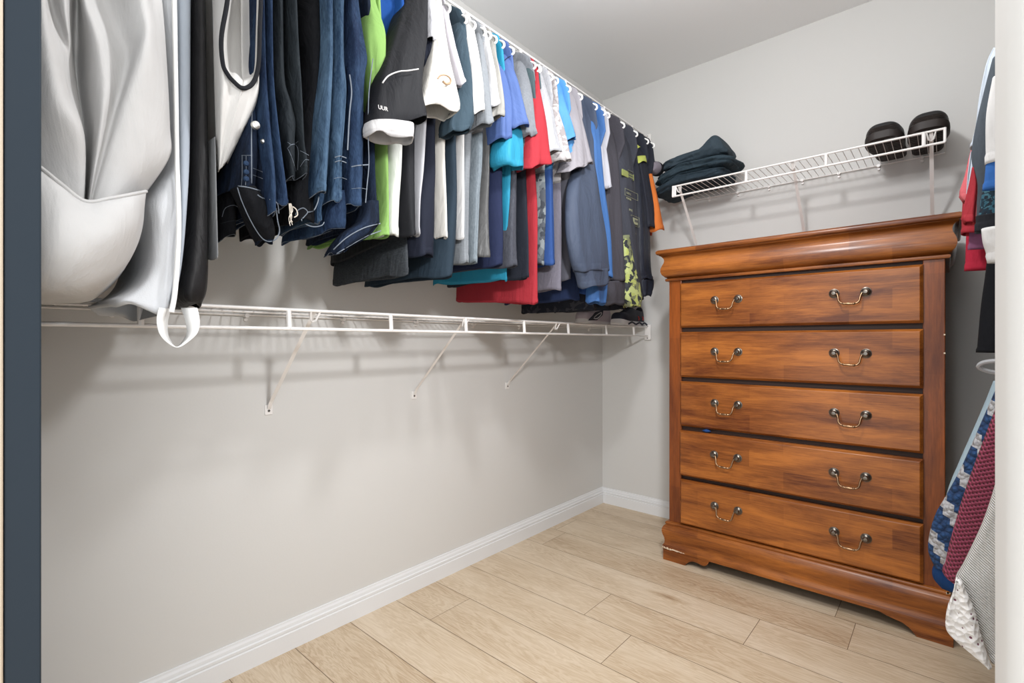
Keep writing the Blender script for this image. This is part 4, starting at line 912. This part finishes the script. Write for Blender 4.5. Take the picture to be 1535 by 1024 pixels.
# empty hanger between the two rows
x, z = onY(1467, 549, -1.25)
hg = thing('clothes_hanger', 'empty grey white hanger sticking out below the black trousers', 'hanger', (x + .2, -1.25, z))
MB().tube(crom([(x + .20, -1.262, z + .012), (x + .05, -1.266, z + .012), (x + .012, -1.262, z + .0095), (x, -1.255, z), (x + .012, -1.247, z - .009), (x + .05, -1.244, z - .013), (x + .20, -1.244, z - .014)], 40), .0042, 8).obj('arm', plain('grey_plastic', C(150, 150, 152), .4), hg)
MB().tube([(x + .20, -1.262, z + .012), (x + .215, -1.253, z), (x + .20, -1.244, z - .014)], .0042, 8).obj('hook', M_PLAST, hg)

def crochet(name):
    t = NT(name); v = t.coord(rot=(0, .55, 0), scale=(1, 1, 1))
    sx = t.n('SeparateXYZ'); t.l(v, sx.inputs[0])
    tri = t.math('PINGPONG', sx.outputs['Z'], .011)
    ph = t.math('FRACT', t.math('MULTIPLY', t.math('ADD', sx.outputs['X'], t.math('MULTIPLY', tri, .7)), 17.0))
    st = t.math('LESS_THAN', ph, .36)
    vo = t.n('TexVoronoi', Scale=95.0); t.l(t.coord(), vo.inputs['Vector'])
    nz = t.n('TexNoise', Scale=260.0, Detail=3.0); t.l(t.coord(), nz.inputs['Vector'])
    blue = t.mix(vo.outputs['Distance'], C(36, 74, 120), C(10, 28, 58)); wh = t.mix(nz.outputs[0], C(130, 130, 134), C(190, 188, 188))
    t.l(t.mix(st, blue, wh), t.p.inputs['Base Color']); t.p.inputs['Roughness'].default_value = .9
    b = t.bump(nz.outputs[0], .6, .004); t.l(t.bump(t.math('SUBTRACT', 1.0, vo.outputs['Distance']), 1.0, .008, b), t.p.inputs['Normal']); return t.m
def knit(name, col, dark, sx_, sz_, rot, depth=.006, holes=True):
    t = NT(name); v = t.coord(rot=(0, rot, 0)); s = t.n('SeparateXYZ'); t.l(v, s.inputs[0])
    a = t.math('SINE', t.math('MULTIPLY', s.outputs['X'], sx_)); b = t.math('SINE', t.math('MULTIPLY', s.outputs['Z'], sz_))
    h = t.math('MULTIPLY', a, b) if holes else a
    if holes:
        h = t.math('ADD', t.math('MULTIPLY', a, .5), t.math('MULTIPLY', b, .5)); m = t.math('GREATER_THAN', t.math('MULTIPLY', h, -1.0), .52)
        col_o = t.mix(m, col, dark); t.l(col_o, t.p.inputs['Base Color'])
    else: t.l(t.mix(t.math('ADD', t.math('MULTIPLY', a, .5), .5), dark, col), t.p.inputs['Base Color'])
    nz = t.n('TexNoise', Scale=300.0, Detail=2.0); t.l(t.coord(), nz.inputs['Vector'])
    t.p.inputs['Roughness'].default_value = .9; b1 = t.bump(nz.outputs[0], .4, .002); t.l(t.bump(h, .8, depth, b1), t.p.inputs['Normal']); return t.m
t = rthing('blouse', 'pale blue blouse hanging behind the crochet top', 'blouse', 1418, 760, -.95)
rpiece('body', [(572, 1490, 1500, -.95), (600, 1479, 1500, -.95), (640, 1462, 1500, -.95), (690, 1440, 1500, -.95), (740, 1420, 1500, -.95), (790, 1412, 1500, -.95)], fabric('ice_blue_satin', C(186, 208, 220), rough=.6), t, .05, xr=1.95)
t = rthing('crochet_top', 'navy and grey crochet top with zigzag rows', 'top', 1391, 830, -1.2)
o = rpiece('body', [(580, 1496, 1500, -1.2), (630, 1474, 1500, -1.2), (700, 1443, 1500, -1.2), (745, 1419, 1500, -1.2), (775, 1402, 1500, -1.2), (805, 1393, 1500, -1.2), (832, 1391, 1500, -1.2), (856, 1401, 1500, -1.2)], crochet('navy_crochet'), t, .05, xr=1.9, fold=.004, hem=None)
part_label(rpiece('ruffle', [(846, 1402, 1500, -1.19), (858, 1397, 1500, -1.19), (872, 1399, 1500, -1.19), (886, 1411, 1500, -1.19)], fabric('navy_ruffle', C(28, 66, 118), wr=.9), t, .04, xr=1.9, fold=.007, hem=None), 'plain navy ruffle')
t = rthing('cardigan', 'maroon open knit cardigan over the crochet top', 'cardigan', 1414, 862, -1.35)
rpiece('sleeve', [(600, 1500, 1560, -1.35), (650, 1481, 1560, -1.35), (700, 1462, 1550, -1.35), (760, 1441, 1530, -1.35), (820, 1424, 1490, -1.35), (850, 1417, 1470, -1.35, 8), (863, 1414, 1455, -1.35, 26)], knit('maroon_knit', C(140, 54, 78), C(72, 18, 34), 1150, 900, .42), t, .06, fold=.004, hem=.03)
t = rthing('sweater', 'white ribbed sweater with a lacy speckled hem nearest the door jamb', 'sweater', 1430, 960, -1.52)
WR = knit('white_rib', C(214, 212, 208), C(186, 183, 180), 1900, 1, .9, .002, False)
rpiece('body', [(720, 1497, 1600, -1.52), (760, 1485, 1590, -1.52), (800, 1470, 1560, -1.52), (850, 1446, 1540, -1.52), (878, 1432, 1520, -1.52), (915, 1440, 1510, -1.52), (960, 1468, 1500, -1.52), (992, 1484, 1496, -1.52)], WR, t, .05, fold=.005)
def lace(name):
    t2 = NT(name); vo = t2.n('TexVoronoi', Scale=110.0); t2.l(t2.coord(), vo.inputs['Vector'])
    n2 = t2.n('TexNoise', Scale=22.0, Detail=2.0); t2.l(t2.coord(), n2.inputs['Vector'])
    spot = t2.math('MULTIPLY', t2.math('LESS_THAN', vo.outputs['Distance'], .22), t2.math('GREATER_THAN', n2.outputs[0], .5))
    dk = t2.mix(n2.outputs[0], C(30, 28, 40), C(150, 90, 110)); t2.l(t2.mix(spot, C(232, 230, 228), dk), t2.p.inputs['Base Color'])
    t2.p.inputs['Roughness'].default_value = .9; t2.l(t2.bump(vo.outputs['Distance'], .9, .006), t2.p.inputs['Normal']); return t2.m
part_label(rpiece('lace_hem', [(872, 1433, 1440, -1.54), (893, 1428, 1450, -1.54), (914, 1420, 1462, -1.54, 6), (938, 1417, 1470, -1.54, 14), (952, 1421, 1478, -1.54, 26), (966, 1436, 1484, -1.54, 30), (980, 1456, 1488, -1.54, 26)], lace('speckled_lace'), t, .02, fold=.004, hem=None), 'lace hem with dark specks')
t = rthing('skirt', 'burgundy skirt behind the white sweater, hanging closest to the floor', 'skirt', 1480, 985, -1.3)
rpiece('body', [(700, 1490, 1500, -1.3), (860, 1480, 1500, -1.3), (985, 1482, 1500, -1.3)], fabric('burgundy_crepe', C(92, 36, 44)), t, .05, xr=1.9)
wire_shelf('white wire shelf on the wall opposite the long shelf, carrying the red tees', 2.0, 2.134, lambda u, v, z: (XR - v, -.004 - u, z), [.5, 1.2], [.3, .6, .9, 1.2, 1.5, 1.8], end_plate=.0)
wire_shelf('white wire shelf at mid height on the wall opposite, carrying the sweaters', 2.0, 1.058, lambda u, v, z: (XR - v, -.004 - u, z), [.5, 1.2], [.3, .6, .9, 1.2, 1.5, 1.8], end_plate=.0)

# ---------------------------------------------------------------- things on the shelves
from mathutils import noise
def folded(name, label, cat, x0, x1, y0, y1, z0, z1, mat, seed, warp=None, rough=.011, ridges=3, ex=.35, group=None):
    nu, nv = 150, 44; rings = []; cx, cy, cz = (x0 + x1) / 2, (y0 + y1) / 2, (z0 + z1) / 2
    for j in range(nv + 1):
        ph = -PI / 2 + PI * j / nv; ring = []
        for i in range(nu):
            th = 2 * PI * i / nu
            cp, sp = sgnpow(math.cos(ph), .45), sgnpow(math.sin(ph), .8)
            x = cx + (x1 - x0) / 2 * cp * sgnpow(math.cos(th), ex); y = cy + (y1 - y0) / 2 * cp * sgnpow(math.sin(th), ex); z = cz + (z1 - z0) / 2 * sp
            q = Vector((x * 12 + z * 9 + seed * 3.1, y * 14, z * 46 - x * 8)); nn = noise.noise(q) + .8 * (.5 - abs(noise.noise(q * 1.7))) + .4 * noise.noise(q * 3.1)
            rg = abs(math.sin(ridges * ph + 2.2 * (x - x0) / (x1 - x0) + seed)) - .5
            k = 1 + 0 * nn; n2 = Vector((x - cx, y - cy, 0)); n2 = n2.normalized() if n2.length > 1e-5 else n2
            x += n2.x * (rough * nn + .012 * rg * cp); y += n2.y * (rough * nn + .012 * rg * cp); z += rough * .6 * noise.noise(q * .7 + Vector((5, 5, 5))) * (1 if z > z0 + .012 else 0)
            if warp: x, y, z = warp(x, y, z)
            ring.append((x, y, z))
        rings.append(ring)
    mb = MB(); mb.loft(rings, cap=True)
    o = mb.obj(name, mat, base=(cx, cy, z0), angle=0); return tag(o, label, cat, group)
SLATE = fabric('dark_slate_twill', C(52, 66, 76), wr=.9, rough=.8)
GP = 'folded clothes piled on the short shelf'
def w1(x, y, z):
    s = max(0, .60 - x); return x, y, z - s * .28
folded('folded_trousers', 'dark slate trousers folded at the bottom of the pile on the short shelf', 'trousers', .462, .80, -.292, -.05, 1.732, 1.792, SLATE, 1, w1, group=GP)
folded('folded_trousers', 'slate trousers with crumpled layers in the middle of the pile', 'trousers', .468, .835, -.287, -.06, 1.788, 1.845, fabric('slate_twill', C(58, 74, 84), wr=.9, rough=.8), 2, w1, group=GP, ridges=4)
def w2(x, y, z):
    k = max(0, (z - 1.85) / .06); return x, y, z + .075 * k * math.exp(-((x - .748) / .05) ** 2) - .012 * max(0, .62 - x) / .1
folded('folded_trousers', 'dark grey trousers with a peaked corner on top of the pile', 'trousers', .495, .80, -.275, -.06, 1.840, 1.893, fabric('grey_slate_twill', C(66, 80, 90), wr=.9, rough=.8), 3, w2, group=GP, ridges=2)
ru = thing('rolled_cap', 'grey lavender rolled cap with a dark band tucked into the pile end', 'cap', (.46, -.25, 1.83))
MB().lathe([(.002, -.05), (.022, -.046), (.031, -.03), (.033, 0), (.03, .03)], (.463, -.25, 1.852), 'y', 24).obj('crown', fabric('lavender_grey_knit', C(150, 142, 152)), ru)
MB().lathe([(.0335, -.008), (.035, -.006), (.035, .012), (.0335, .014)], (.463, -.25, 1.852), 'y', 24).obj('band', fm('near_black_binding', 'black'), ru)
def shoe(name, label, x, y, z, rotz, L, Wd, toe_h, mats, sole_h=.024, laces=True, group=None, tall=1.0):
    """toe at local -Y, heel at +Y"""
    up, so, lc = mats; r = thing(name, label, 'shoe', (x, y, z), group); r.rotation_euler = (0, 0, rotz)
    st = [(0, .30), (.015, .55), (.05, .78), (.12, .95), (.25, 1.0), (.38, .98), (.55, .86), (.7, .80), (.85, .80), (.95, .70), (.99, .52), (1.0, .30)]
    P = crom(st, 34)
    def W(s): return Wd / 2 * s
    mb = MB(); rings = []
    for a, w in P:
        yy = -L / 2 + L * a; lift = .012 * max(0, 1 - a / .2) ** 2
        hw = W(w) + .003; rings.append([(-hw * .93, yy, lift), (-hw * .99, yy, lift + .003), (-hw, yy, lift + sole_h * .6), (-hw * .985, yy, lift + sole_h), (hw * .985, yy, lift + sole_h), (hw, yy, lift + sole_h * .6), (hw * .99, yy, lift + .003), (hw * .93, yy, lift)])
    mb.loft(rings, cap=True)
    def fin(mb, nm, mat, par=r, **k):
        o = mb.obj(nm, mat, None, **k); o.parent = par; return o
    s = fin(mb, 'sole', so, angle=40)
    tr = MB()
    for i in range(14):
        a = .06 + .88 * i / 13; w = [q for q in P if q[0] >= a][0][1]; yy = -L / 2 + L * a; hw = W(w) * .9; lf = .012 * max(0, 1 - a / .2) ** 2
        tr.box(-hw, -hw * .12, yy - .004, yy + .004, lf - .002, lf + .002); tr.box(hw * .12, hw, yy - .004, yy + .004, lf - .002, lf + .002)
    tro = fin(tr, 'tread', so, s, smooth=False)
    hs = [(0, .45), (.02, .72), (.06, .92), (.14, 1.0), (.26, 1.06), (.40, 1.25), (.52, 1.5), (.62, 1.52), (.75, 1.42), (.88, 1.55), (.97, 1.62), (1.0, 1.5)]
    ub = MB(); rings = []; n = 26
    Hh = crom(hs, 34)
    for (a, w), (_, h) in zip(P, Hh):
        yy = -L / 2 + L * a; hw = W(w); lift = .012 * max(0, 1 - a / .2) ** 2; hh = toe_h * h * tall - sole_h
        opn = .42 * max(0, min(1, (a - .56) / .08)) * max(0, min(1, (.985 - a) / .04))
        ring = []
        for k in range(n + 1):
            th = PI * k / n; c, sn = math.cos(th), math.sin(th)
            zz = sgnpow(sn, .75) * hh; 
            if opn and sn > .8: zz -= hh * opn * (sn - .8) / .2 * 1.6
            ring.append((hw * sgnpow(c, .62 if a < .5 else .5) * (1 - .12 * sn * (a > .5)), yy, lift + sole_h + zz))
        rings.append(ring)
    ub.loft(rings, wrap=False); ub.f.append(tuple(range(n + 1))[::-1]); ub.f.append(tuple(range(33 * (n + 1), 34 * (n + 1))))
    u = fin(ub, 'upper', up, angle=50)
    if laces:
        for i in range(5):
            a = .30 + .055 * i; yy = -L / 2 + L * a; h = toe_h * tall * (1.1 + (a - .3) * 1.5)
            lb = MB(); lb.tube(crom([(-W(.55), yy + .006, h * .93), (-W(.2), yy, h + .004), (W(.2), yy, h + .004), (W(.55), yy + .006, h * .93)], 12), .0025, 6); fin(lb, 'lace', lc)
    return r, u
def ribbed(name, col, col2, rough):
    t = NT(name); s = t.n('SeparateXYZ'); t.l(t.coord(), s.inputs[0])
    w = t.math('SINE', t.math('MULTIPLY', s.outputs['Z'], 1500.0)); f = t.math('ADD', t.math('MULTIPLY', w, .5), .5)
    m = t.math('LESS_THAN', s.outputs['Z'], .056); t.l(t.mix(t.math('MULTIPLY', m, f), col, col2), t.p.inputs['Base Color']); t.p.inputs['Roughness'].default_value = rough
    t.l(t.bump(t.math('MULTIPLY', m, w), .8, .003), t.p.inputs['Normal']); return t.m
BLK = ribbed('black_ribbed_leather', C(24, 24, 26), C(52, 40, 34), .35); RUB = plain('black_brown_rubber', C(36, 28, 25), .6, bump=.4); LACE = plain('grey_lace', C(120, 120, 122), .8)
shoe('shoe', 'black leather shoe on the short shelf, nearer the folded trousers', 1.394, -.165, 1.730, -.06, .275, .116, .068, (BLK, RUB, LACE), .026, tall=1.04, group='pair of black shoes')
shoe('shoe', 'black leather shoe by the open end of the short shelf', 1.515, -.160, 1.730, .04, .28, .116, .068, (BLK, RUB, LACE), .026, tall=1.06, group='pair of black shoes')
GREYPINK = plain('pale_mesh_knit', C(196, 184, 192), .8, bump=.3); DK = plain('dark_navy_mesh', C(38, 42, 56), .7, bump=.3); WS = plain('white_foam', C(222, 220, 222), .6)
_, u1 = shoe('sneaker', 'pale pink and black sneaker with a white triangle mark on the mid shelf', .155, -.345, 1.0615, PI * 0 + .05, .28, .10, .060, (GREYPINK, WS, WS), .02, tall=1.15, group='sneakers under the hanging clothes')
_, u2 = shoe('sneaker', 'black sneaker with red marks and a white wavy sole on the mid shelf', .262, -.165, 1.0615, .02, .27, .10, .058, (DK, WS, DK), .022, tall=1.15, group='sneakers under the hanging clothes')
def side_mark(u, pts, r, mat, name, side=1, hw=.049):
    b = MB(); b.tube(crom([(side * (hw + dx), a, z) for a, z, dx in pts], 6 * len(pts)), r, 6); o = b.obj(name, mat, None); o.parent = u; return o
side_mark(u1, [(-.100, .032, .000), (-.06, .052, .001), (-.015, .066, .001), (-.02, .052, .002), (-.06, .033, .002), (-.100, .032, .000)], .0026, WS, 'mark')
pn = MB(); pn.loft([[(.048 + d, a, z) for a, z in ((-.136, .020), (-.110, .040), (-.060, .066), (.010, .080), (.000, .052), (-.060, .024))] for d in (-.006, .0035)], cap=True)
po = pn.obj('overlay', DK, None); po.parent = u1; part_label(po, 'dark side overlay')
for a in (.02, .07):
    side_mark(u2, [(a, .05, 0), (a + .008, .04, .001), (a + .004, .03, .001)], .0028, plain('red_rubber', C(190, 60, 52), .6), 'mark')
for (a0, a1, a2) in ((-.10, -.06, -.02), (-.01, .03, .06), (.06, .09, .12)):
    side_mark(u2, [(a0, .006, .003), (a1, .016, .003), (a2, .006, .003)], .005, DK, 'sole_wave')

# ---------------------------------------------------------------- light
W = bpy.data.worlds.new('world'); SC.world = W; W.use_nodes = True
W.node_tree.nodes['Background'].inputs[0].default_value = (.97, .985, 1, 1)
W.node_tree.nodes['Background'].inputs[1].default_value = 1.5
def lamp(kind, name, loc, power, size, col=(1, 1, 1), aim=None, cone=140):
    l = bpy.data.lights.new(name, kind); l.energy = power; l.color = col; l.shadow_soft_size = size
    o = bpy.data.objects.new(name, l); COL.objects.link(o); o.location = loc
    if kind == 'SPOT':
        l.spot_size = math.radians(cone); l.spot_blend = 1.0
        o.rotation_euler = (Vector(aim) - Vector(loc)).to_track_quat('-Z', 'Y').to_euler()
    return o
lamp('POINT', 'ceiling_lamp', (1.12, -1.5, 2.06), 26, .06, (.98, .985, 1))
lamp('SPOT', 'photo_flash', (1.45, -1.98, 1.56), 44, .06, (.98, .985, 1), (0, -.95, .45), 124)
SC.view_settings.view_transform = 'Standard'; SC.view_settings.look = 'None'
SC.view_settings.exposure = 0.49; SC.view_settings.gamma = 1; SC.view_settings.use_curve_mapping = False
